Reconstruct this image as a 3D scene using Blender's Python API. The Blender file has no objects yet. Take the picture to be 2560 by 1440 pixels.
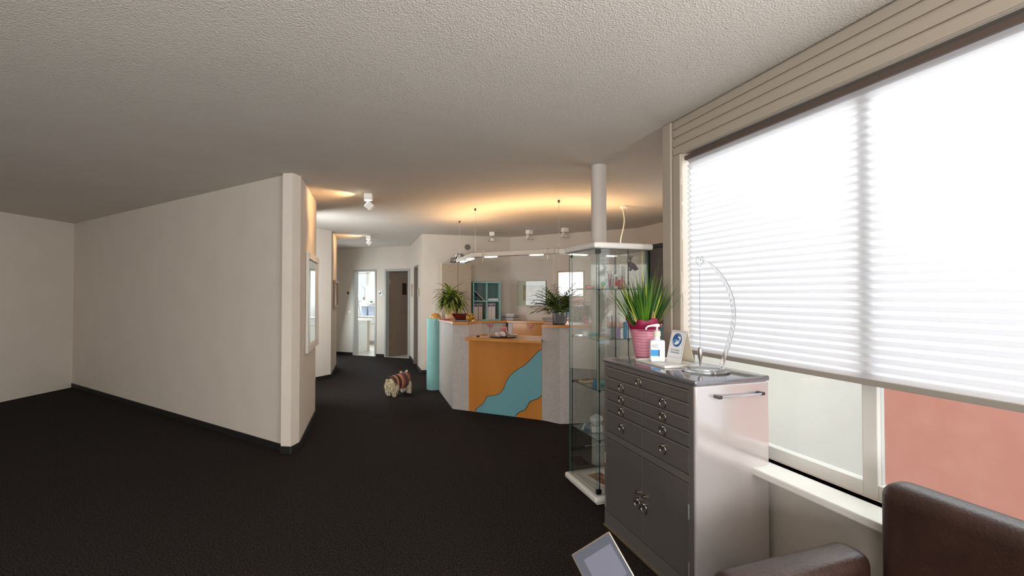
import bpy, bmesh, math, random
from mathutils import Vector, Matrix, noise
PI = math.pi
sc = bpy.context.scene
COL = sc.collection

# ---------------------------------------------------------------- camera, world, exposure
FPX, HC, CEIL = 1120.0, 1.46, 2.59
PH = math.atan(17/1120)
cd = bpy.data.cameras.new('camera'); cam = bpy.data.objects.new('camera', cd); COL.objects.link(cam)
cd.sensor_width = 36; cd.lens = 36*FPX/2560; cd.clip_start = .05; cd.clip_end = 200
cam.location = (0, 0, HC); cam.rotation_euler = (PI/2+PH, 0, 0); sc.camera = cam
sc.view_settings.view_transform = 'Standard'; sc.view_settings.look = 'None'
sc.view_settings.gamma = 1; sc.view_settings.use_curve_mapping = False
sc.view_settings.exposure = 0.8
wd = bpy.data.worlds.new('world'); sc.world = wd; wd.use_nodes = True
bg = wd.node_tree.nodes['Background']; bg.inputs[0].default_value = (.86, .93, 1, 1); bg.inputs[1].default_value = .8
try:
    sc.cycles.max_bounces = 14; sc.cycles.transparent_max_bounces = 40; sc.cycles.diffuse_bounces = 5
    sc.cycles.glossy_bounces = 6; sc.cycles.use_denoising = True; sc.cycles.sample_clamp_indirect = 6
    sc.cycles.caustics_reflective = False; sc.cycles.caustics_refractive = False
except Exception: pass

# frames of reference: window wall, reception back walls
class Frame:
    def __init__(s, x, y, a): s.x, s.y, s.a = x, y, a; s.c, s.n = math.cos(a), math.sin(a)
    def w(s, x, y, z=0): return (s.x+x*s.c-y*s.n, s.y+x*s.n+y*s.c, z)
    def l(s, p):
        dx, dy = p[0]-s.x, p[1]-s.y
        return (dx*s.c+dy*s.n, -dx*s.n+dy*s.c, p[2] if len(p) > 2 else 0)
WF = Frame(1.037, 3.006, math.atan2(-.9457, .325))       # x runs along the window wall towards the camera, y points outdoors
BL = Frame(-1.673, 8.311, math.atan2(.273, .962))
BR = Frame(-.039, 8.774, math.atan2(-.489, .872))
ID = Frame(0, 0, 0)

def area(name, loc, target, sx, sy, power, col):
    l = bpy.data.lights.new(name, 'AREA'); l.shape = 'RECTANGLE'; l.size = sx; l.size_y = sy; l.energy = power; l.color = col
    o = bpy.data.objects.new(name, l); COL.objects.link(o); o.location = loc
    o.rotation_euler = (Vector(target)-Vector(loc)).to_track_quat('-Z', 'Y').to_euler(); return o
DAY = (1, .988, .968)
# daylight in front of the blind window, through the windows behind the camera, and in the far rooms; two added fills lift the hallway
area('daylight_side_window', WF.w(1.2, 1.3, 2.6), WF.w(1.1, 0, 1.5), 2.6, 1.6, 42, DAY)
area('daylight_rear_window', WF.w(4.2, -.06, 1.55), WF.w(3.6, -3, 2.6), 2.6, 1.5, 205, DAY)
area('daylight_back_wall_window', (-1.0, -3.9, 1.5), (-.6, 0, 2.3), 3.4, 1.5, 120, DAY)
area('fill_left_recess', (-2.9, 6.13, 1.45), (-2.4, 7.0, 1.45), .7, 1.7, 22, (.94, .98, 1))  # added fill lamp in the left recess, the wall has no opening here
area('fill_hall_recess', (-4.35, 10.1, 1.2), (-2.4, 9.4, .7), .7, 1.2, 15, (.84, .95, 1))  # second added fill, brightens the hall end from its closed recess
area('daylight_treatment_window', (-4.72, 13.9, 1.72), (-3.9, 11, 1.2), 1.3, .85, 85, (.9, .97, 1))
area('daylight_office_window', (1.15, 8.75, 1.9), (.9, 7.6, 1.4), .7, .6, 25, DAY)
area('daylight_bay', (2.72, 4.75, 1.6), (0, 4.6, 1.3), 1.6, 1.3, 9, DAY)

# ---------------------------------------------------------------- photograph geometry -> points in the room
def ray(px, py):
    v = (720-py)/FPX
    return ((px-1280)/FPX, math.cos(PH)-math.sin(PH)*v, math.sin(PH)+math.cos(PH)*v)
def onz(px, py, z):
    r = ray(px, py); t = (z-HC)/r[2]; return Vector((r[0]*t, r[1]*t, z))
def onv(px, py, P, Q):
    r = ray(px, py); n = (Q[1]-P[1], -(Q[0]-P[0])); t = (P[0]*n[0]+P[1]*n[1])/(r[0]*n[0]+r[1]*n[1])
    return Vector((r[0]*t, r[1]*t, HC+r[2]*t))
def ony(px, py, Y):
    r = ray(px, py); t = Y/r[1]; return Vector((r[0]*t, Y, HC+r[2]*t))

# ---------------------------------------------------------------- materials
def lin(h):
    h = h.lstrip('#'); o = []
    for i in (0, 2, 4):
        c = int(h[i:i+2], 16)/255; o.append(c/12.92 if c <= .04045 else ((c+.055)/1.055)**2.4)
    return (*o, 1)
MATS = {}
def mat(name, col, rough=.5, metal=0, var=None, scale=8, amt=.5, bump=0, bscale=60, stretch=(1, 1, 1), emit=None, es=0, alpha=None, trans=0, coat=0, spec=None, coords='Object', detail=4, trl=0):
    if name in MATS: return MATS[name]
    m = bpy.data.materials.new(name); m.use_nodes = True; nt = m.node_tree; b = nt.nodes['Principled BSDF']
    b.inputs['Base Color'].default_value = lin(col); b.inputs['Roughness'].default_value = rough; b.inputs['Metallic'].default_value = metal
    if spec is not None: b.inputs['Specular IOR Level'].default_value = spec
    if coat: b.inputs['Coat Weight'].default_value = coat; b.inputs['Coat Roughness'].default_value = .1
    if trans: b.inputs['Transmission Weight'].default_value = trans
    if emit: b.inputs['Emission Color'].default_value = lin(emit); b.inputs['Emission Strength'].default_value = es
    tc = nt.nodes.new('ShaderNodeTexCoord'); mp = nt.nodes.new('ShaderNodeMapping'); mp.inputs['Scale'].default_value = stretch
    nt.links.new(tc.outputs[coords], mp.inputs[0])
    if var:
        n = nt.nodes.new('ShaderNodeTexNoise'); n.inputs['Scale'].default_value = scale; n.inputs['Detail'].default_value = detail
        nt.links.new(mp.outputs[0], n.inputs['Vector'])
        r = nt.nodes.new('ShaderNodeValToRGB'); r.color_ramp.elements[0].position = .5-amt/2; r.color_ramp.elements[1].position = .5+amt/2
        r.color_ramp.elements[0].color = lin(col); r.color_ramp.elements[1].color = lin(var)
        nt.links.new(n.outputs[0], r.inputs[0]); nt.links.new(r.outputs[0], b.inputs['Base Color'])
    if bump:
        n = nt.nodes.new('ShaderNodeTexNoise'); n.inputs['Scale'].default_value = bscale; n.inputs['Detail'].default_value = 3
        nt.links.new(mp.outputs[0], n.inputs['Vector'])
        bp = nt.nodes.new('ShaderNodeBump'); bp.inputs['Strength'].default_value = bump; bp.inputs['Distance'].default_value = .01
        nt.links.new(n.outputs[0], bp.inputs['Height']); nt.links.new(bp.outputs[0], b.inputs['Normal'])
    if trl:
        t = nt.nodes.new('ShaderNodeBsdfTranslucent'); t.inputs[0].default_value = lin(col)
        mx = nt.nodes.new('ShaderNodeMixShader'); mx.inputs[0].default_value = trl
        nt.links.new(b.outputs[0], mx.inputs[1]); nt.links.new(t.outputs[0], mx.inputs[2])
        nt.links.new(mx.outputs[0], nt.nodes['Material Output'].inputs[0])
    MATS[name] = m; return m
def glass(name, tint, refl=1.0, ior=1.5, rough=0.0):
    if name in MATS: return MATS[name]
    m = bpy.data.materials.new(name); m.use_nodes = True; nt = m.node_tree; nt.nodes.remove(nt.nodes['Principled BSDF'])
    t = nt.nodes.new('ShaderNodeBsdfTransparent'); t.inputs[0].default_value = lin(tint)
    g = nt.nodes.new('ShaderNodeBsdfGlossy'); g.inputs['Roughness'].default_value = rough
    f = nt.nodes.new('ShaderNodeFresnel'); ge = nt.nodes.new('ShaderNodeNewGeometry'); mr_ = nt.nodes.new('ShaderNodeMapRange')
    mr_.inputs['To Min'].default_value = ior; mr_.inputs['To Max'].default_value = 1/ior; nt.links.new(ge.outputs['Backfacing'], mr_.inputs[0]); nt.links.new(mr_.outputs[0], f.inputs[0])
    mu = nt.nodes.new('ShaderNodeMath'); mu.operation = 'MULTIPLY'; mu.inputs[1].default_value = refl
    mx = nt.nodes.new('ShaderNodeMixShader')
    nt.links.new(f.outputs[0], mu.inputs[0]); nt.links.new(mu.outputs[0], mx.inputs[0])
    nt.links.new(t.outputs[0], mx.inputs[1]); nt.links.new(g.outputs[0], mx.inputs[2]); nt.links.new(mx.outputs[0], nt.nodes['Material Output'].inputs[0])
    MATS[name] = m; return m
WALL = mat('wall_paint', '#d3cabf', .85, var='#cec5ba', scale=3, bump=.15, bscale=180)
CEILM = mat('ceiling_plaster', '#d0c9c0', .9, var='#cbc4bb', scale=2, bump=.55, bscale=140)
CARPET = mat('black_carpet', '#0e0b0a', .97, var='#433b38', scale=120, amt=.3, bump=1, bscale=300, spec=.1, detail=8)
BASEB = mat('black_skirting', '#141110', .6)
TILE = mat('pale_tile', '#c9c3bb', .3, var='#bdb7af', scale=4)
WOOD = mat('honey_wood', '#d68f44', .38, var='#c67c32', scale=5, stretch=(1, 1, .12), coat=.25)
WOODT = mat('honey_wood_top', '#dc9d54', .3, var='#cb8640', scale=8, stretch=(.3, 2, 1), coat=.3)
WOODD = mat('dark_honey_wood', '#cc8a3c', .35, var='#bc7a2e', scale=6, stretch=(.2, 1, 1), coat=.3)
GREYL = mat('speckled_grey_laminate', '#c6bfba', .5, var='#b9b2ae', scale=28, amt=.4, detail=8)
TAUPE = mat('taupe_laminate', '#a99b88', .55, var='#9c8e7c', scale=22, amt=.4, detail=8)
TURQ = mat('turquoise_lacquer', '#8cbfbb', .38, var='#84b6b3', scale=3)
TURQD = mat('turquoise_inlay', '#78b0b8', .45, var='#70a8b1', scale=3)
GROOVE = mat('dark_groove', '#2a1a10', .8)
WHITEP = mat('white_plastic', '#eeece8', .35)
WHITEM = mat('white_metal', '#dedbd5', .35)
CREAM = mat('cream_plastic', '#e9e2d2', .4)
FRAMEG = mat('grey_door_frame', '#a9a8a2', .5)
DOORB = mat('taupe_door', '#8a7767', .5, var='#7f6d5e', scale=5, stretch=(1, 1, .1))
BLACKP = mat('black_plastic', '#0c0c0c', .35)
CHROME = mat('chrome', '#d8d8d8', .12, 1)
STEEL = mat('brushed_steel', '#b5aeaa', .3, 1)
CABM = mat('hammered_grey_metal', '#736d69', .38, .3, bump=.06, bscale=90)
CABL = mat('grey_metal_edge', '#a59f99', .3, .6)
CABD = mat('grey_metal_drawer', '#6b6562', .36, .3, bump=.04, bscale=90)
CABS = mat('reflection_pale_side', '#cdc5c4', .16, .45)  # paler than the front: the window-wall reflection is put into its colour
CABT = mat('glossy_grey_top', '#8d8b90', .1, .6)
RINGM = mat('pewter_ring', '#b6aea2', .22, 1)
PINKT = mat('dusty_pink', '#c9808a', .5)
GLASSV = glass('clear_glass', '#fdfffe', 2.0)
GLASSE = mat('green_glass_edge', '#3c625a', .45, spec=.2)
GLASSW = glass('window_glass', '#f4f8f8', .8)
ACRYL = glass('clear_acrylic', '#fbfcfd', 1.0, 1.49)
MIRROR = mat('mirror_silver', '#e6e8e6', .02, 1)
BLINDM = mat('white_pleated_fabric', '#f4f4f8', .8, trl=.55)
FRAMEW = mat('taupe_window_frame', '#b6aa9b', .5)
LEATHER = mat('dark_brown_leather', '#2b1a15', .38, var='#3a241d', scale=9, bump=.2, bscale=120)
COLM = mat('column_paint', '#d3cbc5', .6)

# ---------------------------------------------------------------- mesh builder
class MB:
    def __init__(s): s.bm = bmesh.new(); s.mi = 0
    def _set(s, n0):
        s.bm.faces.ensure_lookup_table()
        for f in s.bm.faces[n0:]: f.material_index = s.mi
    def poly(s, pts, faces):
        n0 = len(s.bm.faces); v = [s.bm.verts.new(p) for p in pts]
        for f in faces:
            try: s.bm.faces.new([v[i] for i in f])
            except ValueError: pass
        s._set(n0); return s
    def box(s, x0, x1, y0, y1, z0, z1, M=None):
        P = [Vector((x, y, z)) for z in (z0, z1) for y in (y0, y1) for x in (x0, x1)]
        if M: P = [M @ p for p in P]
        return s.poly(P, [(0, 2, 3, 1), (4, 5, 7, 6), (0, 1, 5, 4), (2, 6, 7, 3), (0, 4, 6, 2), (1, 3, 7, 5)])
    def prism(s, pts, z0, z1):
        n = len(pts); a = sum(pts[i][0]*pts[(i+1) % n][1]-pts[(i+1) % n][0]*pts[i][1] for i in range(n))
        if a < 0: pts = pts[::-1]
        P = [(p[0], p[1], z0) for p in pts]+[(p[0], p[1], z1) for p in pts]
        return s.poly(P, [tuple(range(n-1, -1, -1)), tuple(range(n, 2*n))]+[(i, (i+1) % n, n+(i+1) % n, n+i) for i in range(n)])
    def slab(s, pts, off):      # planar outline extruded by a vector
        n = len(pts); off = Vector(off); P = [Vector(p) for p in pts]+[Vector(p)+off for p in pts]
        return s.poly(P, [tuple(range(n-1, -1, -1)), tuple(range(n, 2*n))]+[(i, (i+1) % n, n+(i+1) % n, n+i) for i in range(n)])
    def lathe(s, prof, c=(0, 0, 0), n=32, M=None, cap=True):
        P = []; F = []; m = len(prof)
        for r, z in prof:
            for k in range(n):
                a = 2*PI*k/n; p = Vector((c[0]+r*math.cos(a), c[1]+r*math.sin(a), c[2]+z)); P.append(M @ p if M else p)
        for i in range(m-1):
            for k in range(n): F.append((i*n+k, i*n+(k+1) % n, (i+1)*n+(k+1) % n, (i+1)*n+k))
        if cap: F.append(tuple(range(n-1, -1, -1))); F.append(tuple((m-1)*n+k for k in range(n)))
        return s.poly(P, F)
    def ball(s, c, r, n=16, M=None):
        rr = (r, r, r) if not hasattr(r, '__len__') else r
        T = Matrix.Translation(c) @ (M or Matrix()) @ Matrix.Diagonal((*rr, 1)); h = n//2
        return s.lathe([(max(1e-4, math.sin(PI*i/h)), -math.cos(PI*i/h)) for i in range(h+1)], n=n, M=T)
    def tube(s, pts, r, n=8, closed=False):
        pts = [Vector(p) for p in pts]; m = len(pts); R = r if hasattr(r, '__len__') else [r]*m
        P = []; F = []; up = None
        for i, p in enumerate(pts):
            if closed: d = pts[(i+1) % m]-pts[i-1]
            else: d = pts[min(i+1, m-1)]-pts[max(i-1, 0)]
            d.normalize()
            if up is None: up = Vector((0, 0, 1)) if abs(d.z) < .9 else Vector((1, 0, 0))
            a = d.cross(up)
            if a.length < 1e-5: a = d.orthogonal()
            a.normalize(); b = a.cross(d).normalized(); up = b
            for k in range(n):
                t = 2*PI*k/n; P.append(p+(a*math.cos(t)+b*math.sin(t))*R[i])
        for i in range(m if closed else m-1):
            j = (i+1) % m
            for k in range(n): F.append((i*n+k, i*n+(k+1) % n, j*n+(k+1) % n, j*n+k))
        if not closed: F.append(tuple(range(n-1, -1, -1))); F.append(tuple((m-1)*n+k for k in range(n)))
        return s.poly(P, F)
    def blade(s, base, d, L, w, droop, seg=8, fold=.25, tipw=.05, up=Vector((0, 0, 1)), thick=0):
        base = Vector(base); d = Vector(d).normalized(); side = d.cross(up)
        if side.length < .05: side = Vector((1, 0, 0))
        side.normalize(); p = base.copy(); P = []; st = L/seg; dd = d.copy()
        for i in range(seg+1):
            t = i/seg; ww = w*max(tipw, math.sin(PI*min(1, (t*.82+.18)))**.8) if tipw < .5 else w*(1-t*.8)
            nrm = side.cross(dd).normalized()
            P += [p-side*ww/2+nrm*fold*ww/2, p.copy(), p+side*ww/2+nrm*fold*ww/2]
            dd = (dd+Vector((0, 0, -droop/seg))).normalized(); p = p+dd*st
        F = []
        for i in range(seg):
            a = i*3; F += [(a, a+1, a+4, a+3), (a+1, a+2, a+5, a+4)]
        return s.poly(P, F)
    def build(s, name, m, parent=None, smooth=False, bevel=0, seg=2, sol=0, ang=30, wn=False):
        bmesh.ops.recalc_face_normals(s.bm, faces=s.bm.faces)
        if bevel:
            E = [e for e in s.bm.edges if len(e.link_faces) == 2 and e.calc_face_angle(0) > math.radians(ang)]
            try: bmesh.ops.bevel(s.bm, geom=E, offset=bevel, segments=seg, affect='EDGES', profile=.6, clamp_overlap=True)
            except Exception: pass
        me = bpy.data.meshes.new(name); s.bm.to_mesh(me); s.bm.free()
        for mm in (m if isinstance(m, (list, tuple)) else [m]): me.materials.append(mm)
        o = bpy.data.objects.new(name, me); COL.objects.link(o)
        if parent: o.parent = parent
        if smooth:
            for p in me.polygons: p.use_smooth = True
            try: me.set_sharp_from_angle(angle=math.radians(40))
            except Exception: pass
        if sol:
            md = o.modifiers.new('solid', 'SOLIDIFY'); md.thickness = sol; md.offset = 0
        return o
def tag(o, label, cat, group=None):
    o['label'] = label; o['category'] = cat
    if group: o['group'] = group
    return o
def thing(name, label, cat, loc, a=0, group=None):
    o = bpy.data.objects.new(name, None); COL.objects.link(o); o.empty_display_size = .1
    o.location = loc; o.rotation_euler = (0, 0, a); return tag(o, label, cat, group)
def struct(o): o['kind'] = 'structure'; return o
def text(body, size, m, M, name, parent=None, thick=.0006, bold=0, align='CENTER'):
    cu = bpy.data.curves.new('t', 'FONT'); cu.body = body; cu.size = size; cu.extrude = thick; cu.align_x = align; cu.align_y = 'CENTER'; cu.offset = bold
    t = bpy.data.objects.new('t', cu); COL.objects.link(t); dg = bpy.context.evaluated_depsgraph_get()
    me = bpy.data.meshes.new_from_object(t.evaluated_get(dg)); bpy.data.objects.remove(t)
    me.materials.clear(); me.materials.append(m); me.transform(M)
    o = bpy.data.objects.new(name, me); COL.objects.link(o)
    if parent: o.parent = parent
    return o
def copy_tree(o, parent=None):
    c = o.copy(); COL.objects.link(c)
    if parent: c.parent = parent
    for ch in list(o.children): copy_tree(ch, c)
    return c
def V(*a): return Vector(a)

# ---------------------------------------------------------------- room shell
FP = [(-7.2, -4.2), (3.6, -4.2)]+[WF.w(-.02, .12)[:2], (2.95, 3.6), (3.05, 5.95), (2.3, 8.0), (-.04, 8.98), (-1.45, 8.62), (-2.1, 10.45), (-2.1, 15.6), (-7.2, 15.6)]
FP[1] = WF.w(7.62, .12)[:2]
struct(MB().prism(FP, -.12, 0).build('floor', CARPET))
struct(MB().prism(FP, CEIL, CEIL+.15).build('ceiling', CEILM))

def wall(name, p, q, openings=(), t=.1, m=None, z1=CEIL, side=1):
    """wall from p to q; thickness lies on the left of p->q when side=1; openings are (s0, s1, z0, z1) along it"""
    L = math.dist(p, q); fr = Frame(p[0], p[1], math.atan2(q[1]-p[1], q[0]-p[0])); b = MB(); cur = 0
    def bx(s0, s1, z0, zz):
        if s1-s0 < 1e-4 or zz-z0 < 1e-4: return
        c = [fr.w(s0, 0), fr.w(s1, 0), fr.w(s1, t*side), fr.w(s0, t*side)]; b.prism([x[:2] for x in c], z0, zz)
    for s0, s1, z0, zz in sorted(openings):
        bx(cur, s0, 0, z1); bx(s0, s1, 0, z0); bx(s0, s1, zz, z1); cur = s1
    bx(cur, L, 0, z1)
    return struct(b.build(name, m or WALL)), fr
def skirt(name, p, q, s0=0, s1=None, side=1, h=.065):
    L = math.dist(p, q); s1 = L if s1 is None else s1
    fr = Frame(p[0], p[1], math.atan2(q[1]-p[1], q[0]-p[0]))
    c = [fr.w(s0, -.001*side), fr.w(s1, -.001*side), fr.w(s1, -.012*side), fr.w(s0, -.012*side)]
    return struct(MB().prism([x[:2] for x in c], .0005, h).build(name, BASEB))

# left side, a faceted wall
La0, La, Lb, Lc = (-6.95, 7.1), (-2.035, 4.14), (-2.016, 4.262), (-2.39, 5.46)
wall('wall_left_near', La0, (-2.125, 4.194)); skirt('baseboard_left_near', La0, (-2.05, 4.149))
wall('wall_left_return', La, Lb); skirt('baseboard_left_return', La, Lb); skirt('baseboard_left_corner', (-2.134, 4.155), La)
wall('wall_left_mirror', Lb, Lc); skirt('baseboard_left_mirror', Lb, Lc)
Ld = (-3.75, 6.85); Le, Lf, Lg, Lh = (-3.329, 7.609), (-3.186, 7.895), (-3.544, 9.057), (-4.75, 9.7)
wall('wall_left_recess', Lc, Ld); wall('wall_left_recess_end', Ld, Le)
wall('wall_left_middle', Le, Lf); skirt('baseboard_left_middle', Le, Lf)
wall('wall_left_picture', Lf, Lg); skirt('baseboard_left_picture', Lf, Lg)
wall('wall_left_hall_recess', Lg, Lh)
# hallway end with two doorways
Ha = (-4.9, 11.27); Hb = (-2.33, 10.28)
wall('wall_left_hall_end', Lh, Ha)
def sH(px):     # distance along the hallway end wall under a picture column
    p = onv(px, 800, Ha, Hb); return math.dist(Ha, p[:2])
d1 = (sH(885.5), sH(937.5)); d2 = (sH(964.5), sH(1020.5)); DT = 2.02
wall('wall_hall_end', Ha, Hb, [(d1[0], d1[1], 0, DT), (d2[0], d2[1], 0, DT)], t=.12)
skirt('baseboard_hall_end_left', Ha, Hb, 0, d1[0]-.04); skirt('baseboard_hall_end_middle', Ha, Hb, d1[1]+.04, d2[0]-.04)
skirt('baseboard_hall_end_right', Ha, Hb, d2[1]+.04, None)
HF = Frame(Ha[0], Ha[1], math.atan2(Hb[1]-Ha[1], Hb[0]-Ha[0]))
# hallway right wall with a doorway, then the reception back walls
Ra = (-1.673, 8.311); Rb = (-.039, 8.774); Rc = (2.118, 7.563); Rd = (2.75, 5.9)
RF = Frame(Hb[0], Hb[1], math.atan2(Ra[1]-Hb[1], Ra[0]-Hb[0]))
def sR(px): p = onv(px, 800, Hb, Ra); return math.dist(Hb, p[:2])
d3 = (sR(1036), sR(1044.5))
wall('wall_hall_right', Hb, Ra, [(d3[0], d3[1], 0, DT)], t=.12)
skirt('baseboard_hall_right_far', Hb, Ra, 0, d3[0]-.03); skirt('baseboard_hall_right_near', Hb, Ra, d3[1]+.03, None)
wall('wall_back_left', Ra, Rb); skirt('baseboard_back_left', Ra, Rb)
def sBR(px): return BR.l(onv(px, 740, Rb, Rc))[0]
w2 = (sBR(1393), sBR(1462)); W2Z = (1.0, 1.90)
wall('wall_back_right', Rb, Rc, [(w2[0], w2[1], *W2Z)])
OF = Frame(Rc[0], Rc[1], math.atan2(Rd[1]-Rc[1], Rd[0]-Rc[0]))
def sO(px): p = onv(px, 740, Rc, Rd); return math.dist(Rc, p[:2])
o4 = (sO(1611), 1.5); O4Z = 2.27
wall('wall_right_far', Rc, Rd, [(o4[0], o4[1], 0, O4Z)])
Re = (2.86, 3.66)
wall('wall_right_bay', Rd, Re)
wall('wall_pillar_return', Re, WF.w(0, .0)[:2], t=.1)
# window wall (x towards the camera) with the big blind window and a second one behind the camera
wall('wall_window', WF.w(0, 0)[:2], WF.w(7.5, 0)[:2], [(.10, 2.35, .62, 2.36), (2.95, 5.45, .8, 2.3)], t=.12)
wall('wall_back', WF.w(7.5, 0)[:2], (-7.0, -4.0), [(2.6, 6.2, .75, 2.3)])
wall('wall_left_rear', (-7.0, -4.0), La0)

def door_frame(n, fr, s0, s1, zt, y0=-.012, y1=.13, w=.035, m=FRAMEG):
    b = MB()
    b.box(s0-w, s0+.008, y0, y1, 0, zt+w); b.box(s1-.008, s1+w, y0, y1, 0, zt+w); b.box(s0+.008, s1-.008, y0, y1, zt-.008, zt+w)
    o = b.build(n, m, bevel=.003); o.location = (fr.x, fr.y, 0); o.rotation_euler = (0, 0, fr.a); struct(o); return o
door_frame('door_1', HF, *d1, DT); door_frame('door_2', HF, *d2, DT); f3 = door_frame('door_3', RF, *d3, DT, m=mat('taupe_door_frame', '#7d7266', .5))

# room behind doorway 1: bright treatment room, tiled
TR = MB(); trp = [HF.w(-.9, .12)[:2], HF.w(1.62, .12)[:2], HF.w(1.62, 3.1)[:2], HF.w(-.9, 3.1)[:2]]
struct(MB().prism([HF.w(.4, .0)[:2], HF.w(2.7, .0)[:2], HF.w(2.7, .13)[:2], HF.w(3.1, .13)[:2], HF.w(3.1, 2.7)[:2], HF.w(-2.7, 2.7)[:2], HF.w(-2.7, .13)[:2], HF.w(.4, .13)[:2]], .0006, .004).build('floor_tiles', TILE))
WTR = mat('treatment_room_paint', '#e4e6e4', .8)
TB = HF.w(-2.6, 2.65)[:2]; TC = HF.w(1.86, 2.65)[:2]
def sT(px): p = onv(px, 740, TB, TC); return math.dist(TB, p[:2])
TW = (sT(868), sT(935)); TZ = (1.22, 2.16)
wall('wall_treatment_end', TB, TC, [(TW[0], TW[1], *TZ)], m=WTR)
wall('wall_treatment_left', HF.w(-2.6, .12)[:2], TB, m=WTR); wall('wall_treatment_right', TC, HF.w(1.86, .12)[:2], m=WTR)
TF = Frame(*TB, HF.a)
b = MB(); tw0, tw1 = TW; mid = sT(914)
for x0, x1 in ((tw0, tw0+.04), (mid, mid+.11), (tw1-.04, tw1)): b.box(x0, x1, .02, .08, *TZ)
b.box(tw0, tw1, .02, .08, TZ[0], TZ[0]+.05); b.box(tw0, tw1, .02, .08, TZ[1]-.05, TZ[1])
wo = struct(b.build('window_1', WHITEM, bevel=.004)); wo.location = (*TB, 0); wo.rotation_euler = (0, 0, HF.a)
MB().box(tw0+.04, tw1-.04, .045, .05, TZ[0]+.05, TZ[1]-.05).build('window_pane', GLASSW, wo)
MB().box(mid+.05, mid+.062, -.02, .02, 1.58, 1.70).build('window_handle', WHITEP, wo, bevel=.003)
MB().box(tw0-.05, tw1+.05, -.16, .0, TZ[0]-.035, TZ[0]).build('window_sill', WHITEM, wo, bevel=.006)

# door 2: leaf ajar inward into a dim toilet
b = MB(); wall('wall_toilet_left', HF.w(1.99, .12)[:2], HF.w(1.99, 1.8)[:2], side=-1, m=DOORB, t=.02)
wall('wall_toilet_end', HF.w(1.99, 1.8)[:2], HF.w(3.0, 1.8)[:2]); wall('wall_toilet_right', HF.w(3.0, 1.8)[:2], HF.w(3.0, .1)[:2])
dl = bpy.data.objects.new('door_4', None); COL.objects.link(dl); struct(dl)
hx = d2[0]+.02; hp = HF.w(hx, .14); dl.location = hp; DW = d2[1]-d2[0]-.04
pe = Vector((*onv(1019, 800, HF.w(0, .60)[:2], HF.w(3, .60)[:2])[:2], 0)); dd = (pe-Vector(hp)); dl.rotation_euler = (0, 0, math.atan2(dd.y, dd.x))
DW = min(dd.length, .95)
MB().box(0, DW, 0, .04, .01, DT-.02).build('door_leaf', DOORB, dl, bevel=.004)
MB().box(DW*.68, DW*.68+.12, -.006, .0, 1.46, 1.74).build('door_window', mat('dark_bronze_glass', '#2c1d10', .2), dl, bevel=.002)
for z in (.25, 1.72): MB().lathe([(.012, 0), (.012, .11)], (-.012, -.006, z), 10).build('door_hinge', mat('brass_hinge', '#9a8a70', .4, .7), dl, smooth=True)
MB().box(DW-.09, DW-.05, -.03, 0, 1.02, 1.04).build('door_handle', STEEL, dl, bevel=.004)
# door 3: closed dark leaf in hallway right wall
b = MB().box(d3[0]+.01, d3[1]-.01, .05, .09, .01, DT-.01); o = struct(b.build('door_5', mat('dark_brown_door', '#54463b', .5))); o.location = (RF.x, RF.y, 0); o.rotation_euler = (0, 0, RF.a)

# dark recess in the far right wall
dk = mat('charcoal_door', '#706c6b', .45, var='#676362', scale=4)
b = MB().box(o4[0], o4[1], .12, .16, 0, O4Z); o = struct(b.build('door_6', dk)); o.location = (OF.x, OF.y, 0); o.rotation_euler = (0, 0, OF.a)
b = MB()
for x0, x1, z0, z1 in ((o4[0], o4[0]+.03, 0, O4Z), (o4[1]-.03, o4[1], 0, O4Z), (o4[0]+.03, o4[1]-.03, O4Z-.05, O4Z)): b.box(x0, x1, .02, .1, z0, z1)
o = struct(b.build('trim_1', mat('dark_frame', '#3a3736', .5), bevel=.003)); o.location = (OF.x, OF.y, 0); o.rotation_euler = (0, 0, OF.a)

# office window in the back wall: frame, half-lowered blind, red-brick building outside
b = MB(); a0, a1 = w2; z0, z1 = W2Z
for X in ((a0, a0+.03), (a1-.03, a1)): b.box(*X, -.012, .08, z0, z1)
b.box(a0+.03, a1-.03, -.012, .08, z0, z0+.03); b.box(a0+.03, a1-.03, -.012, .08, z1-.03, z1)
wo = struct(b.build('window_2', FRAMEW, bevel=.003)); wo.location = (BR.x, BR.y, 0); wo.rotation_euler = (0, 0, BR.a)
MB().box(a0+.03, a1-.03, .05, .055, z0+.03, z1-.03).build('window_pane', GLASSW, wo)
def pleats(b, x0, x1, z0, z1, y, pitch=.021, dp=.009):
    n = int((z1-z0)/pitch); P = []; F = []
    for i in range(2*n+1):
        z = z1-(z1-z0)*i/(2*n); yy = y+(dp if i % 2 else -dp); P += [(x0, yy, z), (x1, yy, z)]
    for i in range(2*n): F.append((2*i, 2*i+1, 2*i+3, 2*i+2))
    b.poly(P, F)
b = MB(); pleats(b, a0+.035, a1-.035, 1.43, z1-.035, .02, .03, .009)
tb = thing('pleated_blind', 'small white pleated blind half lowered over the office window', 'window blind', BR.w(0, 0, 0), BR.a)
b.build('blind_fabric', BLINDM, tb)
MB().box(a0+.03, a1-.03, .005, .035, 1.415, 1.43).build('bottom_rail', mat('dark_rail', '#5b6270', .4), tb)

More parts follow.
